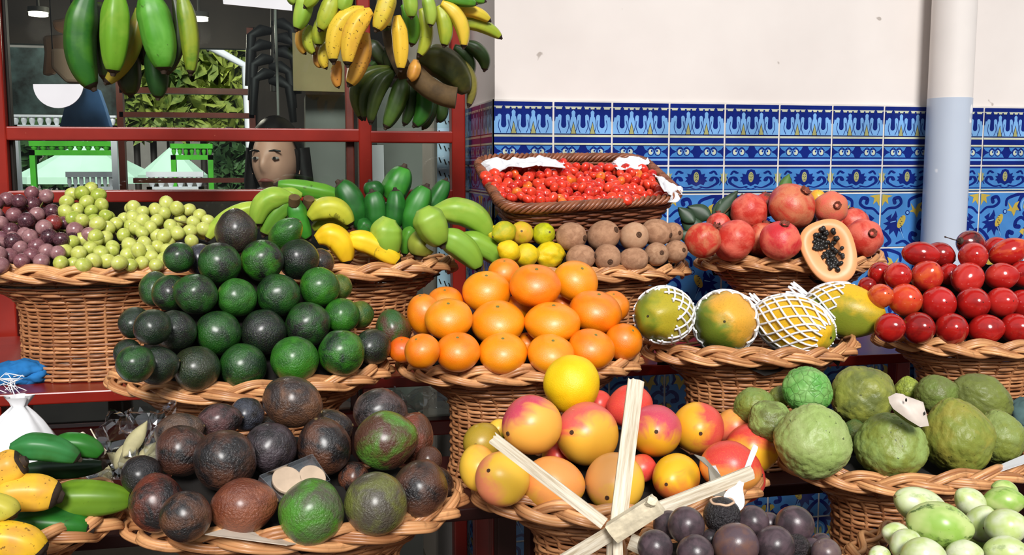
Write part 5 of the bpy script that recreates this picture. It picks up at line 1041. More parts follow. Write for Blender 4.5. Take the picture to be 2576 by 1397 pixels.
# ------------------------------------------------------------------ grapes
q = N('grape_skin'); v = q.obj(); c = q.mix(q.ramp(q.noise(v, 1.4, 3), .4, .62), q.ocol(), q.accent()); c = q.mix(q.math('MULTIPLY', q.ramp(q.noise(v, 9, 3, .6), .55, .75), .3), c, srgb(206, 186, 176))
M['grape_skin'] = q.fin(c, .24, .5, .12); M['grape_stem'] = plain('grape_stem', srgb(120, 116, 56), .8, .3, 30)
vs, fs = ico(3, lambda p: p); GM = me_new('grape', vs, fs, M['grape_skin'])
def inside(px, py, poly_):
    c = False; j = len(poly_)-1
    for i in range(len(poly_)):
        xi, yi = poly_[i]; xj, yj = poly_[j]
        if (yi > py) != (yj > py) and px < (xj-xi)*(py-yi)/(yj-yi)+xi: c = not c
        j = i
    return c
def bunch(label, poly_, rp, cols, plane, seed, n, name, el=1.12, md=1.25, dY=0.0):
    r = random.Random(seed); xs = [p[0] for p in poly_]; ys = [p[1] for p in poly_]; pts = []; pa, Ya, pb, Yb = plane
    for _ in range(6000):
        x, y = r.uniform(min(xs), max(xs)), r.uniform(min(ys), max(ys))
        if inside(x, y, poly_) and all(math.hypot(x-a, y-b_) > md*rp for a, b_, c_ in pts if c_ == 0): pts.append((x, y, 0))
        if len(pts) >= n: break
    L = []
    for (x, y, _) in pts: L.append([x, y, Ya+(pa-y)/(pa-pb)*(Yb-Ya)+r.uniform(-.004, .010)+dY])
    for (x, y, _) in pts[::2]: L.append([x+r.uniform(-8, 8), y+6+r.uniform(-5, 5), Ya+(pa-y)/(pa-pb)*(Yb-Ya)+.024+dY])
    rad = rp*dep(sum(xs)/len(xs), sum(ys)/len(ys), Ya)/F
    P3 = [at(*p) for p in L]
    for it in range(60):                                     # ease apart along the line of sight
        for i in range(len(P3)):
            for j in range(i+1, len(P3)):
                d = P3[j]-P3[i]; D = d.length
                if D < 1.9*rad:
                    s = 1 if d.dot(FWD) > 0 else -1; g = (1.9*rad-D)*.4*s; a = (P3[j]-CAM).normalized(); P3[j] += a*g; P3[i] -= a*g
    c0 = sum(P3, Vector())/len(P3); e = empty(name, c0, label, 'grapes', 'grape bunches')
    b = MB(); ctr = sorted(P3, key=lambda p: p.x); k = max(3, len(P3)//10); spine = [sum(ctr[i*len(ctr)//k:(i+1)*len(ctr)//k], Vector())/max(1, len(ctr[i*len(ctr)//k:(i+1)*len(ctr)//k]))+Vector((0, rad*1.1, 0))-c0 for i in range(k)]
    b.tube(spine, .0025, 6)
    for p in P3:
        m_ = min(spine, key=lambda s_: (s_-(p-c0)).length); b.tube([m_, p-c0], .0011, 4)
    b.build('stem', M['grape_stem'], e)
    for i, p in enumerate(P3):
        o = bpy.data.objects.new('grape', GM); link(o, e); s_ = rad*r.uniform(.9, 1.08)
        ax = Vector((r.uniform(-1, 1), r.uniform(-1, 1), r.uniform(-1, 1))).normalized(); o.location = p-c0; o.rotation_mode = 'QUATERNION'; o.rotation_quaternion = ax.to_track_quat('Z', 'Y'); o.scale = (s_, s_, s_*el)
        cc = r.choice(cols); o.color = srgb(cc[0]); o['accent'] = list(srgb(cc[1])[:3])
RG = [((78, 40, 50), (104, 62, 70)), ((58, 30, 40), (90, 52, 60)), ((112, 66, 74), (138, 92, 96)), ((134, 92, 96), (160, 118, 118)), ((88, 46, 56), (124, 80, 90))]
RG2 = RG+[((140, 44, 40), (120, 60, 60)), ((150, 60, 44), (110, 50, 56))]
GGR = [((186, 190, 86), (200, 204, 116)), ((172, 182, 74), (196, 200, 108)), ((200, 202, 110), (182, 190, 90)), ((150, 166, 58), (180, 190, 84))]
GPL = (668, 2.06, 480, 2.27)
bunch('dark purple red grape bunch heaped at the left edge', [(-40, 520), (0, 505), (45, 492), (70, 478), (118, 490), (122, 540), (95, 560), (60, 600), (0, 620), (-50, 610)], 21, RG, GPL, 1, 34, 'red_grape_bunch', 1.02)
bunch('reddish grape bunch between the purple and the green grapes', [(95, 560), (130, 530), (185, 560), (250, 565), (250, 600), (190, 612), (120, 600)], 21, RG2, GPL, 2, 20, 'red_grape_bunch', 1.02, dY=-.004)
bunch('dusty mauve grape bunch drooping on the rim at the far left', [(-50, 600), (30, 590), (110, 598), (150, 630), (140, 655), (60, 665), (-40, 680)], 21, [RG[2], RG[3], RG[3]], GPL, 3, 22, 'red_grape_bunch', 1.02, dY=-.008)
bunch('small green grape bunch standing highest before the red rail', [(172, 492), (225, 472), (270, 492), (275, 540), (225, 560), (162, 548), (160, 520)], 18.5, [GGR[1], GGR[3]], GPL, 4, 20, 'green_grape_bunch')
bunch('pale green grape bunch at the upper right beside the green bananas', [(315, 540), (330, 520), (400, 512), (470, 512), (525, 555), (520, 595), (470, 612), (400, 590), (330, 575)], 18.5, [GGR[0], GGR[2]], GPL, 5, 46, 'green_grape_bunch')
bunch('green grape bunch in the middle of the left basket', [(225, 565), (300, 545), (340, 570), (400, 595), (440, 615), (420, 640), (330, 630), (270, 625), (240, 600)], 18.5, [GGR[0], GGR[2], GGR[1]], GPL, 6, 36, 'green_grape_bunch', dY=-.004)
bunch('green grape bunch lying along the front rim next to the red grapes', [(145, 640), (190, 590), (240, 600), (290, 630), (400, 645), (440, 655), (400, 668), (300, 672), (200, 672), (150, 665)], 18.5, [GGR[0], GGR[1]], GPL, 7, 40, 'green_grape_bunch', dY=-.008)
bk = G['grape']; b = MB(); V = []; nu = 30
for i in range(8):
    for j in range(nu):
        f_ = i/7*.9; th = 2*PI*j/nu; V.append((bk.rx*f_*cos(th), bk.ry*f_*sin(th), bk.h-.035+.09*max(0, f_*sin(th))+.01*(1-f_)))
b.add(V, [(i*nu+j, i*nu+(j+1) % nu, (i+1)*nu+(j+1) % nu, (i+1)*nu+j) for i in range(7) for j in range(nu)]); b.build('shade_filler', M['shade_filler'], bk.e)
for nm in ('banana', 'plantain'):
    bk = G[nm]; b = MB(); b.add([(x, y, z-.02) for x, y, z in [(bk.rx*.9*cos(2*PI*j/30), bk.ry*.9*sin(2*PI*j/30), bk.h-.01) for j in range(30)]], [tuple(range(30))]); b.build('shade_filler', M['shade_filler'], bk.e)
# ------------------------------------------------------------------ dark rectangular basket of pitanga cherries
TL, TRc, FRc, FLc = at(1192, 398, 2.355), at(1612, 396, 2.38), at(1722, 500, 2.125), at(1268, 530, 2.09)
ctr = (TL+TRc+FRc+FLc)/4; nrm = (TRc-TL).cross(FLc-TL).normalized(); nrm = nrm if nrm.z > 0 else -nrm
def quad(s, t, w_=0.0):
    """s, t in -1..1 over the rim; w_ 0 at the rim, 1 at the base"""
    k = 1-.22*w_; s2, t2 = s*k, t*k
    p = ((TL*(1-s2)+TRc*(1+s2))*(1+t2)+(FLc*(1-s2)+FRc*(1+s2))*(1-t2))/4
    return p-nrm*(.085*w_)-Vector((0, 0, .012*w_))
def loop(th): c, s = cos(th), sin(th); k = (abs(c)**7+abs(s)**7)**(-1/7); return c*k, s*k
e = empty('rectangular_basket', quad(0, 0, 1), 'dark brown rectangular wicker basket of red pitanga cherries against the tiles', 'basket'); L0 = e.location.copy()
b = MB(); nst = 44
for j in range(13):
    w_ = .05+j/12*.95; b.t = rnd.uniform(.1, .8); pts = []
    for i in range(nst*4):
        th = 2*PI*i/(nst*4); p = quad(*loop(th), w_); out = (p-quad(0, 0, w_)).normalized(); pts.append(p+out*.0026*cos(nst/2*th+PI*j)-L0)
    b.tube(pts, .0042, 5, closed=True)
b.build('woven_wall', M['wicker_dark'], e)
b = MB()
for i in range(nst):
    th = 2*PI*(i+.5)/nst; b.t = rnd.uniform(.1, .6); b.tube([quad(*loop(th), .02)-L0, quad(*loop(th), .5)-L0, quad(*loop(th), 1)-L0], .0032, 5)
b.build('stakes', M['wicker_dark'], e)
b = MB()
for i in range(5):
    b.t = rnd.uniform(.3, .9); pts = []
    for m_ in range(220):
        th = 2*PI*m_/220; p = quad(*loop(th), 0); out = (p-quad(0, 0, 0)).normalized(); a = 26*th+2*PI*i/5; pts.append(p+out*(.0085*cos(a))+nrm*(.0085*sin(a))-L0)
    b.tube(pts, .0048, 5, closed=True)
b.build('rolled_rim', M['wicker_dark'], e)
b = MB(); b.add([quad(*loop(2*PI*i/40), .97)-L0 for i in range(40)], [tuple(range(40))]); b.add([quad(*[x*.95 for x in loop(2*PI*i/40)], .28)-L0 for i in range(40)], [tuple(range(40))]); b.build('shade_filler', M['shade_filler'], e)  # dark filler added under the cherries for the shaded gaps
lo = min((quad(s, t, 1) for s in (-1, 1) for t in (-1, 1)), key=lambda p: p.z)
b = MB(); xs = (quad(-1, 0, 1).x+.02, quad(1, 0, 1).x-.02); zt = quad(0, .9, 1).z-.012
b.box((xs[0], 2.26, zt-.02), (xs[1], YW-.003, zt)); tag(b.build('wall_ledge', M['red_paint'], smooth=False), kind='structure')
# pitanga cherries
q = N('pitanga_skin'); v = q.obj(); c = q.mix(q.ramp(q.noise(v, 1.3, 3), .42, .64), q.ocol(), q.accent()); M['pitanga_skin'] = q.fin(c, .26, .5, .05)
def f_pit(p): 
    th = math.atan2(p.y, p.x); rr = math.hypot(p.x, p.y); k = 1+.10*abs(cos(4*th))*min(1, rr*1.6)-.05; return Vector((p.x*k, p.y*k, p.z*.80*(1-.18*math.exp(-(rr/.3)**2))))
vs, fs = ico(3, f_pit); b = MB(); b.v = vs; b.f = fs; b.mi = [0]*len(fs); b.tone = [0]*len(vs); b.cur = 1; b.tube([(0, 0, .55), (0, 0, .72)], lambda t: .16-.08*t, 6); PM = b.mesh('pitanga_cherry', [M['pitanga_skin'], M['scar']])
zz = zc(1160, 200, 2.687)
HP = [zz(*p) for p in ((165, 700), (165, 650), (200, 615), (340, 600), (500, 572), (680, 572), (720, 548), (770, 585), (930, 596), (1000, 572), (1060, 610), (1150, 590), (1235, 612), (1300, 650), (1345, 735), (1420, 728), (1415, 770), (1370, 805), (1200, 824), (900, 834), (520, 842), (300, 818), (200, 750))]
r = random.Random(5); pts = []
for _ in range(20000):
    x, y = r.uniform(1215, 1700), r.uniform(400, 528)
    if inside(x, y, HP) and all(math.hypot(x-a, y-b_) > 14.6 for a, b_, _2 in pts): pts.append((x, y, 0))
    if len(pts) >= 215: break
def Yp(x, y): return 2.125+(524-y)/(524-412)*.20+.03*(x-1460)/260*0
L = [[Vector(at(x, y, Yp(x, y)-.012+r.uniform(-.006, .006))), 14.3*dep(x, y, Yp(x, y))/F*r.uniform(.85, 1.15)] for x, y, _ in pts]
L += [[Vector(at(x+r.uniform(-6, 6), y+r.uniform(-3, 6), Yp(x, y)+.010)), 11.5*dep(x, y, Yp(x, y))/F] for x, y, _ in pts[:70]]
for it in range(40):
    for i in range(len(L)):
        for j in range(i+1, len(L)):
            d = L[j][0]-L[i][0]
            if abs(d.x) > .03 or abs(d.z) > .03: continue
            D = d.length; need = (L[i][1]+L[j][1])*.93
            if D < need:
                s = 1 if d.dot(FWD) > 0 else -1; g = min(.003, (need-D)*.4)*s; L[j][0] += FWD*g; L[i][0] -= FWD*g
for k, (p, R_) in enumerate(L):
    o = bpy.data.objects.new('pitanga_cherry', PM); link(o); orange = r.random() < .12
    o.color = srgb((226, 120, 40) if orange else r.choice(((206, 46, 30), (196, 36, 28), (214, 62, 40), (180, 26, 24)))); o['accent'] = list(srgb((220, 60, 34) if orange else (224, 70, 40))[:3])
    o.rotation_mode = 'QUATERNION'; o.rotation_quaternion = Vector((r.uniform(-1, 1), r.uniform(-1.2, .6), r.uniform(-.5, 1))).normalized().to_track_quat('Z', 'Y'); o.location = p; o.scale = (R_, R_, R_)
    tag(o, 'small orange ribbed pitanga cherry among the red ones in the dark basket' if orange else 'small red ribbed pitanga cherry heaped in the dark rectangular basket', 'cherry', 'orange pitanga cherries' if orange else 'red pitanga cherries')
# crumpled white paper along its edge
def crumple(name, top, bot, m, parent=None, amp=.006, nu=28, nv=10, seed=0, th=.0012, org=None):
    V = []; org = org or Vector((0, 0, 0))
    def lerp(pl, t): x = t*(len(pl)-1); i = min(len(pl)-2, int(x)); f = x-i; return pl[i]*(1-f)+pl[i+1]*f
    for j in range(nv+1):
        for i in range(nu+1):
            p = lerp(top, i/nu)*(1-j/nv)+lerp(bot, i/nu)*(j/nv); n_ = Vector((nz(p, 34, seed), nz(p, 34, seed+3), nz(p, 34, seed+6)))*amp+Vector((nz(p, 80, seed), nz(p, 80, seed+2), nz(p, 80, seed+5)))*amp*.5
            V.append(p+n_-org)
    b = MB(); b.add(V, [(j*(nu+1)+i, j*(nu+1)+i+1, (j+1)*(nu+1)+i+1, (j+1)*(nu+1)+i) for j in range(nv) for i in range(nu)]); o = b.build(name, m, parent, smooth=False)
    s = o.modifiers.new('thick', 'SOLIDIFY'); s.thickness = th; return o
pe = empty('tissue_paper', quad(0, .8, .2), 'crumpled white tissue paper tucked round the dark basket behind the cherries', 'paper')
def A_(pts, Y): return [at(*zz(x, y), Y+(d[0] if d else 0)) for x, y, *d in pts]
crumple('paper_fold', A_(((125, 600), (175, 538), (330, 545), (420, 530), (560, 520), (690, 575)), 2.29), A_(((170, 650), (210, 620), (340, 610), (450, 600), (560, 590), (690, 600)), 2.25), M['white_paper'], pe, amp=.012, seed=1, org=pe.location)
crumple('paper_fold', A_(((1020, 580), (1090, 535), (1190, 518), (1255, 540)), 2.31), A_(((1060, 625), (1100, 610), (1180, 605), (1240, 610)), 2.26), M['white_paper'], pe, amp=.012, nu=16, seed=2, org=pe.location)
crumple('paper_fold', A_(((1310, 645), (1380, 690), (1440, 715), (1495, 725)), 2.16), A_(((1310, 680), (1350, 745), (1420, 770), (1400, 825), (1470, 810)), 2.11), M['white_paper'], pe, amp=.012, nu=16, seed=3, org=pe.location)

# ------------------------------------------------------------------ half papaya
q = N('papaya_flesh'); v = q.obj(rand=False); c = q.ramp(q.noise(v, 3, 3), .3, .7, srgb(236, 150, 92), srgb(244, 176, 124)); M['papaya_flesh'] = q.fin(c, .4, .4, .08)
M['seed'] = plain('papaya_seed', srgb(44, 42, 40), .3, .3, 6); M['papaya_rind'] = plain('papaya_rind', srgb(170, 140, 56), .45, .25, 4)
c0 = at(2088, 634, 1.99); s_ = dep(2088, 634, 1.99)/F; ax = vdir(.30, -.93, .18); nf = vdir(-.12, .42, .88); nf = (nf-ax*nf.dot(ax)).normalized(); sd = ax.cross(nf)
if sd.dot(RIGHT) < 0: sd = -sd
hp = empty('half_papaya', c0, 'cut half papaya with black seeds leaning on the pomegranate basket rim', 'papaya')
n = 48; Lh, Wh = 84*s_, 66*s_
def outl(th, k=1.0):
    y = math.copysign(abs(cos(th))**.82, cos(th)); x = math.copysign(abs(sin(th))**.82, sin(th))*(1-.14*y); return ax*(Lh*y*k)+sd*(Wh*x*k)
b = MB(); V = []; nv = 12
for j in range(nv+1):
    ph = PI/2*j/nv
    for i in range(n): V.append(outl(2*PI*i/n, max(.01, cos(ph)))-nf*(Wh*.85*sin(ph)))
b.add(V, [(j*n+i, j*n+(i+1) % n, (j+1)*n+(i+1) % n, (j+1)*n+i) for j in range(nv) for i in range(n)]); b.build('rind', M['papaya_rind'], hp)
b = MB(); V = []
prof = [(1.0, 0), (.97, .004), (.8, .004), (.64, .002)]
def cav(th, k, d): y = cos(th); x = sin(th)*(1-.3*y); return ax*(Lh*(.62*y*k-.07))+sd*(Wh*(.46*x*k-.02))-nf*d
for k, d in prof[:3]: V += [outl(2*PI*i/n, k)+nf*d for i in range(n)]
for k, d in ((1.0, .0), (.93, .006), (.75, .016), (.4, .022), (.02, .024)): V += [cav(2*PI*i/n, k*(1+.05*sin(5*2*PI*i/n)), d)+nf*.003 for i in range(n)]
b.add(V, [(j*n+i, j*n+(i+1) % n, (j+1)*n+(i+1) % n, (j+1)*n+i) for j in range(7) for i in range(n)]); b.build('flesh', M['papaya_flesh'], hp)
vs, fs = ico(2, lambda p: p); SM = me_new('seed', vs, fs, M['seed']); r = random.Random(9)
for i in range(98):
    th = r.uniform(0, 2*PI); k = math.sqrt(r.uniform(0, 1))*1.08
    o = bpy.data.objects.new('seed', SM); link(o, hp); o.location = cav(th, k, .022*(1-k*k)-.002)+nf*r.uniform(.0, .004); s2 = .0047*r.uniform(.8, 1.2); o.scale = (s2, s2, s2*1.25); o.rotation_euler = (r.uniform(0, 3), r.uniform(0, 3), 0)
# leaves behind and beside the pomegranates
M['leaf_dark'] = plain('leaf_dark', srgb(52, 74, 52), .45, .3, 20); M['leaf_green'] = plain('leaf_green', srgb(74, 110, 44), .45, .25, 20)
def leaf(px0, py0, px1, py1, wpx, Y, m, label, parent=None, name='leaf', dY=.02, curl=.25):
    a, c_ = at(px0, py0, Y), at(px1, py1, Y+dY); d = c_-a; Ln = d.length; d = d/Ln; sdv = (d.cross(FWD)).normalized(); up_ = sdv.cross(d); W2 = wpx*dep(px0, py0, Y)/F/2; V = []; n = 14
    org = a if parent is None else parent.location
    for i in range(n+1):
        t = i/n; wv = W2*sin(PI*t**.85)**.9*(1 if t < 1 else 0)+.0004
        for s in (-1, -.5, 0, .5, 1): V.append(a+d*(Ln*t)+sdv*(wv*s)+up_*(curl*W2*(abs(s)**1.5)-.10*Ln*(t-.5)**2)-(org))
    b = MB(); b.add(V, [(i*5+j, i*5+j+1, (i+1)*5+j+1, (i+1)*5+j) for i in range(n) for j in range(4)]); o = b.build(name, M[m], parent); s = o.modifiers.new('thick', 'SOLIDIFY'); s.thickness = .0007
    if parent is None: o.location = a; tag(o, label, 'leaf')
    return o
leaf(1972, 492, 1985, 438, 34, 2.2, 'leaf_green', 'single green leaf standing up behind the largest pomegranate')
lb = empty('leafy_twig', at(1790, 560, 2.2), 'dark leafy twig between the kiwis and the pomegranates', 'twig')
for a in ((1800, 555, 1856, 480, 40), (1790, 548, 1730, 520, 44), (1770, 585, 1712, 545, 48), (1780, 572, 1850, 552, 36), (1760, 600, 1705, 588, 40), (1800, 560, 1815, 500, 30), (1820, 552, 1870, 500, 30), (1748, 560, 1706, 522, 34)): leaf(*a, 2.2, 'leaf_dark', None, lb)
b = MB(); b.tube([at(1868, 488, 2.2)-lb.location, at(1800, 560, 2.2)-lb.location, at(1745, 605, 2.2)-lb.location], .0022, 6); b.build('stem', M['stalk'], lb)

# ------------------------------------------------------------------ cane star in front of the mangoes
q = N('cane'); tcn = q.n('ShaderNodeTexCoord'); mp = q.n('ShaderNodeMapping'); q.l(tcn.outputs['Object'], mp.inputs[0]); mp.inputs['Scale'].default_value = (1, 1, .04)
f = q.noise(mp.outputs[0], 260, 4, .7); c = q.ramp(f, .32, .62, srgb(178, 160, 132), srgb(228, 218, 198)); q.bump(f, .5, .003); M['cane'] = q.fin(c, .6, .3)
M['pith'] = plain('cane_pith', srgb(228, 214, 184), .9, .2, 60, .8, 90)
HY = 1.165; hub = at(1545, 1335, HY); star = empty('cane_star', hub, 'star of split pale cane strips standing in front of the mango basket', 'star')
def strip(p0, Y0, p1, Y1, wpx, th=.006, w1=None, m='cane', name='cane_strip'):
    a, c_ = at(*p0, Y0), at(*p1, Y1); d = (c_-a); Ln = d.length; d.normalize(); face_ = (-FWD-d*(-FWD).dot(d)).normalized(); sdv = d.cross(face_); W0 = wpx*dep(*p0, Y0)/F/2; W1 = (w1 or wpx)*dep(*p1, Y1)/F/2
    V = []; n = 10; nr = 7
    for i in range(n+1):
        t = i/n; wv = W0+(W1-W0)*t
        for s in range(nr+1): x = -1+2*s/nr; V.append((x*wv, th*.5*(1-.25*x*x)+.0006*nz(Vector((x*3, t*3, p0[0])), 2), Ln*t+(.004*nz(Vector((x*5, p0[1], 0)), 1.5) if i == n else 0)))
        for s in range(nr, -1, -1): x = -1+2*s/nr; V.append((x*wv, -th*.5, Ln*t+(.004*nz(Vector((x*5, p0[1], 0)), 1.5) if i == n else 0)))
    k = 2*(nr+1); b = MB(); b.add(V, [(i*k+j, i*k+(j+1) % k, (i+1)*k+(j+1) % k, (i+1)*k+j) for i in range(n) for j in range(k)]+[tuple(range(k-1, -1, -1)), tuple(n*k+j for j in range(k))])
    o = b.build(name, M[m], star, smooth=False); M4 = Matrix(((sdv.x, face_.x, d.x), (sdv.y, face_.y, d.y), (sdv.z, face_.z, d.z))).to_4x4(); o.matrix_local = Matrix.Translation(a-hub) @ M4; return o
strip((1520, 1318), HY, (1240, 1103), 1.235, 30, w1=30)
strip((1556, 1312), HY-.006, (1600, 957), 1.25, 42, w1=41)
strip((1580, 1312), HY, (1893, 1188), 1.155, 36, w1=33)
strip((1532, 1345), HY+.004, (1400, 1425), 1.10, 36, w1=38)
strip((1553, 1350), HY+.006, (1557, 1470), 1.14, 24, w1=26)
strip((1585, 1362), HY+.004, (1720, 1425), 1.12, 40, w1=42)
strip((1540, 1342), HY-.02, (1655, 1268), 1.115, 52, th=.016, w1=50, m='pith', name='core_block')
strip((1612, 1290), HY-.026, (1640, 1262), 1.11, 30, th=.010, w1=22, m='pith', name='core_block')
b = MB(); b.tube([Vector((0, .012, 0)), Vector((.0, .015, -.13))], .006, 8); b.build('support_stick', M['cane'], star)
# spoon standing in the cut passion fruit
ob = PASS.L[-1]; tp = ob.c+Vector((0, 0, ob.R*.55))
b = MB(); R0 = ob.R
b.tube([Vector((ob.R*.62*cos(2*PI*i/26), ob.R*.62*sin(2*PI*i/26), ob.R*(.80+.03*sin(5*2*PI*i/26)))) for i in range(26)], ob.R*.07, 6, closed=True)
im = ob.ob.matrix_world.to_3x3().inverted()
def childof(o, b, name, m):
    ch = b.build(name, m, o); ch.matrix_local = o.matrix_world.to_3x3().inverted().to_4x4(); return ch
childof(ob.ob, b, 'cut_rim', plain('pale_rind', srgb(216, 180, 150), .6, .1, 20))
b = MB(); b.tube([Vector((0, 0, ob.R*.80)), Vector((0, 0, ob.R*.84))], ob.R*.60, 22); childof(ob.ob, b, 'pulp', plain('passion_pulp', srgb(120, 84, 60), .3, .5, 60, .6, 120))
sp0, sp1 = at(1838, 1284, ob.c.y-.004), at(1903, 1120, ob.c.y+.045); d = (sp1-sp0); Ln = d.length; d.normalize(); fc = (-FWD-d*(-FWD).dot(d)).normalized(); sdv = d.cross(fc); V = []
prof = [(0, .1), (.03, .55), (.09, .92), (.16, 1.0), (.23, .85), (.30, .5), (.36, .27), (.5, .22), (.75, .25), (.95, .30), (1.0, .22)]
for t, wv in prof:
    for s in range(9):
        x = -1+s/4; dish = -.008*(1-x*x)*(sin(PI*min(1, t/.33)) if t < .33 else 0); V.append(sdv*(x*wv*.0145)+d*(Ln*t)+fc*dish)
b = MB(); b.add(V, [(i*9+j, i*9+j+1, (i+1)*9+j+1, (i+1)*9+j) for i in range(len(prof)-1) for j in range(8)]); o = b.build('plastic_spoon', M['white_plastic']); o.location = sp0; s = o.modifiers.new('thick', 'SOLIDIFY'); s.thickness = .0022; s2 = o.modifiers.new('sub', 'SUBSURF'); s2.levels = s2.render_levels = 1
tag(o, 'white plastic spoon standing in the cut black passion fruit', 'spoon')
# cherimoya wedge
M['cher_flesh'] = plain('cherimoya_flesh', srgb(214, 200, 188), .45, .10, 30, .4, 60); M['cher_rind'] = plain('cherimoya_rind', srgb(96, 104, 54), .6, .2, 20)
Yc = CHER.L[1].c.y-.045; wz = zc(1780, 860, 2.602); out = [wz(*p) for p in ((1182, 362), (1232, 336), (1320, 362), (1412, 396), (1432, 470), (1450, 552), (1392, 560), (1310, 510), (1215, 440), (1190, 400))]
P = [at(x, y, Yc-.02+(1040-y)/80*.03) for x, y in out]; c0 = sum(P, Vector())/len(P); e = empty('cherimoya_wedge', c0, 'cut white fleshed cherimoya wedge lying on top of the cherimoyas', 'cherimoya')
up_ = vdir(-.1, .6, .75); V = [(p-c0)*1.0 for p in P]+[(p-c0)*.6+up_*(.012+.004*sin(i*2.1)) for i, p in enumerate(P)]+[up_*.011]; k = len(P); b = MB(); b.add(V, [(i, (i+1) % k, k+(i+1) % k, k+i) for i in range(k)]+[(k+i, k+(i+1) % k, 2*k) for i in range(k)]); b.build('flesh', M['cher_flesh'], e)
V = [(p-c0) for p in P]+[(p-c0)*.75-up_*.015 for p in P]+[-up_*.024]; b = MB(); b.add(V, [(k+i, k+(i+1) % k, (i+1) % k, i) for i in range(k)]+[(2*k, k+(i+1) % k, k+i) for i in range(k)]); b.build('rind', M['cher_rind'], e)
for (x, y) in ((1300, 382), (1420, 470)): 
    p = at(*wz(x, y), Yc-.03); o = bpy.data.objects.new('seed', SM); link(o, e); o.location = p-c0; o.scale = (.0016, .0016, .003)
# clear tray with pale slices, cards
def quadpts(cv_, pts, Y): return [at(*cv_(x, y), Y+d) for x, y, d in pts]
z3 = zc(300, 920, 2.862); rr_ = RIPE
tp = quadpts(z3, ((1000, 830, .0), (1385, 672, .035), (1515, 860, .005), (1180, 1010, -.03)), 1.385); c0 = sum(tp, Vector())/4; n_ = (tp[1]-tp[0]).cross(tp[3]-tp[0]).normalized(); n_ = n_ if n_.dot(FWD) < 0 else -n_
e = empty('plastic_tray', c0, 'clear plastic tray with two pale slices among the dark avocados', 'tray'); P = [p-c0 for p in tp]
b = MB(); b.prism(P, n_, .0015)
for i in range(4): a, c_ = P[i], P[(i+1) % 4]; b.prism([a, c_, c_*.97+n_*.012, a*.97+n_*.012], (a+c_).normalized(), .001)
b.build('tray', M['clear_plastic'], e, False)
M['slice'] = plain('pale_slice', srgb(196, 172, 148), .6, .12, 30, .3, 60)
for (x, y, rx, ry) in ((1205, 850, 105, 92), (1390, 805, 95, 85)):
    cc = at(*z3(x, y), 1.387)-c0; u1 = (P[1]-P[0]).normalized(); v1 = n_.cross(u1); cc = cc-n_*cc.dot(n_)+n_*.003; k1 = dep(*z3(x, y), 1.387)/F/2.862
    b = MB(); b.prism([cc+u1*(rx*k1*cos(2*PI*i/28))+v1*(ry*k1*1.25*sin(2*PI*i/28)) for i in range(28)], n_, .006); o = b.build('slice', M['slice'], e, False); bevel(o, .0015)
def flat_card(name, cv_, pts, Y, m, label, cat, th=.0012):
    P = quadpts(cv_, pts, Y); c0 = sum(P, Vector())/len(P); n_ = (P[1]-P[0]).cross(P[2]-P[0]).normalized(); n_ = n_ if n_.dot(FWD) < 0 else -n_; b = MB(); b.prism([p-c0 for p in P], n_, th); o = b.build(name, m, None, False); o.location = c0; return tag(o, label, cat), P, n_
M['pale_card'] = plain('pale_card', srgb(206, 192, 176), .4, .12, 14)
flat_card('price_card', z3, ((615, 1220, 0), (800, 1168, .03), (1310, 1282, .01), (1205, 1298, -.01)), 1.315, M['pale_card'], 'blank pale card lying on the front rim of the dark avocado basket', 'card')
z4 = zc(1120, 880, 2.702)
M['grey_card'] = plain('grey_card', srgb(150, 142, 128), .4, .15, 20)
o, P, n_ = flat_card('fruit_sticker_card', z4, ((1690, 715, 0), (1760, 735, .0), (1870, 860, -.02), (1915, 1000, -.03), (1820, 1000, -.03), (1785, 800, -.01)), MANGO.L[5].c.y-.072, M['grey_card'], 'curved grey card with small red picture between two front mangoes', 'card')
c0 = o.location; b = MB()
for (x0, y0, x1, y1) in ((1795, 800, 1865, 895),):
    b.prism([at(*z4(x, y), MANGO.L[5].c.y-.075)-Vector(c0) for x, y in ((1785, 795), (1835, 790), (1870, 860), (1868, 900), (1795, 900))], n_, .001)
b.build('picture_patch', M['white_paper'], o, False)
b = MB(); M['red_ink'] = plain('red_ink', srgb(170, 50, 36), .5, .2, 20)
for xx in (1806, 1822, 1840): b.prism([at(*z4(x, y), MANGO.L[5].c.y-.077)-Vector(c0) for x, y in ((xx, 885), (xx+5, 850), (xx+12, 885))], n_, .001)
b.build('red_picture', M['red_ink'], o, False)
# blue cloth, wire, bags on the left
def lump(name, pxs, Y, m, label, cat, seed, amp=.25):
    """a crumpled soft lump over several centres (px, py, rx, ry)"""
    e = None; bm_ = MB()
    for k, (x, y, rx, ry) in enumerate(pxs):
        c_ = at(x, y, Y); s = dep(x, y, Y)/F
        vs, fs = ico(4, lambda p: Vector((p.x*rx*s, p.y*.8*(rx+ry)/2*s, p.z*ry*s))*(1+amp*nz(p, 1.8, seed+k)+amp*.5*abs(nz(p, 4.5, seed+k)))); bm_.add([v_+c_ for v_ in vs], fs)
    c0 = at(pxs[0][0], pxs[0][1], Y); bm_.v = [(a-c0.x, b_-c0.y, c-c0.z) for a, b_, c in bm_.v]; o = bm_.build(name, m); o.location = c0; return tag(o, label, cat)
lump('blue_cloth', ((20, 942, 46, 30), (62, 930, 44, 26), (84, 945, 40, 24), (50, 952, 40, 20)), 2.1, M['blue_cloth'], 'crumpled blue cloth lying on the red shelf beside the grape basket', 'cloth', 3)
b = MB(); r = random.Random(2); c0 = at(25, 965, 2.02)
for k in range(5):
    pts = [Vector((r.uniform(-.03, .03), r.uniform(-.01, .01), r.uniform(-.02, .02))) for _ in range(6)]; b.tube([p for i in range(5) for p in (pts[i], (pts[i]+pts[i+1])/2)], .0009, 5)
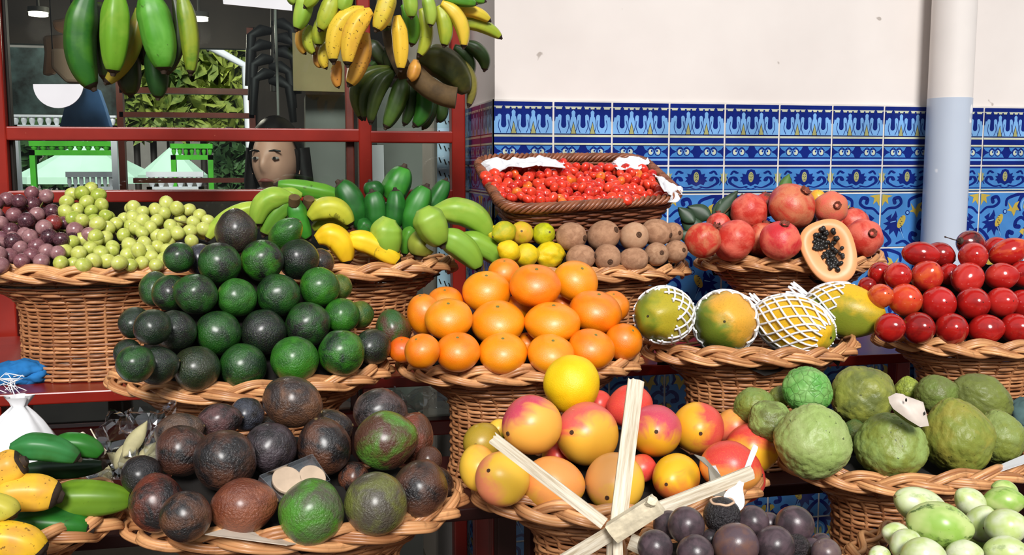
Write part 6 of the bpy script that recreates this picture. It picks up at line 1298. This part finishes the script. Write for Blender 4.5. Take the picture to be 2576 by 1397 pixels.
b.tube([Vector((0, 0, 0)), at(70, 1010, 2.0)-c0], .0009, 5); b.tube([Vector((0, 0, 0)), at(46, 1018, 1.98)-c0], .0012, 5)
o = b.build('wire_tangle', M['white_plastic']); o.location = c0; tag(o, 'tangled thin white wire tied round the red shelf post end', 'wire')
M['white_bag'] = plain('white_bag', srgb(226, 226, 228), .5, .05, 8)
top = at(48, 1022, 1.84); V = []; nu = 30; b = MB()
for j in range(13):
    t = j/12; rr2 = .012+.125*t**.9; z = top.z-.15*t
    for i in range(nu): th = 2*PI*i/nu; kk = 1+.10*sin(6*th+1)*(1-t*.4)+.12*nz(Vector((cos(th)*2, sin(th)*2, t*3)), 1.5, 3); V.append(Vector((top.x-.015*t+rr2*kk*cos(th), top.y-.04*t+rr2*.7*kk*sin(th), z))-top)
for i in range(nu): th = 2*PI*i/nu; V.append(Vector((.02*cos(th)*(1+.4*sin(5*th)), .02*sin(th), .018)))
b.add(V, [(j*nu+i, (j+1)*nu+i, (j+1)*nu+(i+1) % nu, j*nu+(i+1) % nu) for j in range(12) for i in range(nu)]+[(13*nu+i, i, (i+1) % nu, 13*nu+(i+1) % nu) for i in range(nu)]); o = b.build('white_bag', M['white_bag']); o.location = top; tag(o, 'knotted white plastic bag hanging behind the corner bananas', 'bag')
def plastic(name, corners, Y, label, seed, amp=.02, nu=26, nv=20, dY=(0, 0, 0, 0)):
    c = [at(x, y, Y+d) for (x, y), d in zip(corners, dY)]; c0 = sum(c, Vector())/4; V = []
    for j in range(nv+1):
        for i in range(nu+1):
            u, v_ = i/nu, j/nv; p = (c[0]*(1-u)+c[1]*u)*(1-v_)+(c[3]*(1-u)+c[2]*u)*v_; V.append(p+Vector((nz(p, 28, seed), nz(p, 28, seed+2), nz(p, 28, seed+4)))*amp+Vector((nz(p, 70, seed), nz(p, 70, seed+2), nz(p, 70, seed+4)))*amp*.5-c0)
    b = MB(); b.add(V, [(j*(nu+1)+i, j*(nu+1)+i+1, (j+1)*(nu+1)+i+1, (j+1)*(nu+1)+i) for j in range(nv) for i in range(nu)]); o = b.build(name, M['clear_plastic'], None, False); o.location = c0; return tag(o, label, 'plastic bag')
o = plastic('clear_bag', ((272, 1046), (430, 1028), (400, 1190), (210, 1200)), 1.66, 'crinkled clear plastic bag with dry leaves, left of the dark avocados', 4, .03, dY=(.0, .02, -.08, -.08)); 
lf = empty('dry_leaf_pile', at(300, 1180, 1.58), 'pale dry leaves inside the crinkled clear bag', 'leaves'); M['leaf_dry'] = plain('leaf_dry', srgb(168, 160, 120), .7, .2, 30)
for a in ((290, 1180, 350, 1100, 50), (330, 1190, 270, 1140, 44), (280, 1200, 230, 1170, 40), (350, 1170, 400, 1110, 40), (310, 1150, 370, 1060, 40)): leaf(*a, 1.60, 'leaf_dry', None, lf, dY=.03)
b = MB(); b.tube([at(206, 1092, 1.62), at(262, 1140, 1.58)], .004, 8); b.tube([at(228, 1080, 1.62), at(250, 1120, 1.6), at(268, 1135, 1.6)], .0012, 5); tag(b.build('cut_stem', M['cane']), 'pale cut stem lying across the clear bag above the plantains', 'stem')
plastic('clear_sheet', ((965, 985), (1130, 975), (1140, 1040), (985, 1030)), 1.95, 'grey clear plastic sheet hanging in the gap under the orange basket', 9, .02)
lump('teal_cloth', ((2580, 1040, 42, 40), (2570, 1075, 36, 24)), 1.62, M['teal_cloth'], 'grey green cloth at the right frame edge above the cherimoyas', 'cloth', 12)
b = MB(); P = [at(x, y, Yq) for x, y, Yq in ((2470, 1190, 1.35), (2590, 1140, 1.36), (2600, 1160, 1.33), (2480, 1200, 1.33))]; b.prism(P, (0, 0, 1), .001); tag(b.build('paper_edge', M['white_paper'], smooth=False), 'white paper edge sticking out under the rightmost cherimoya', 'paper')
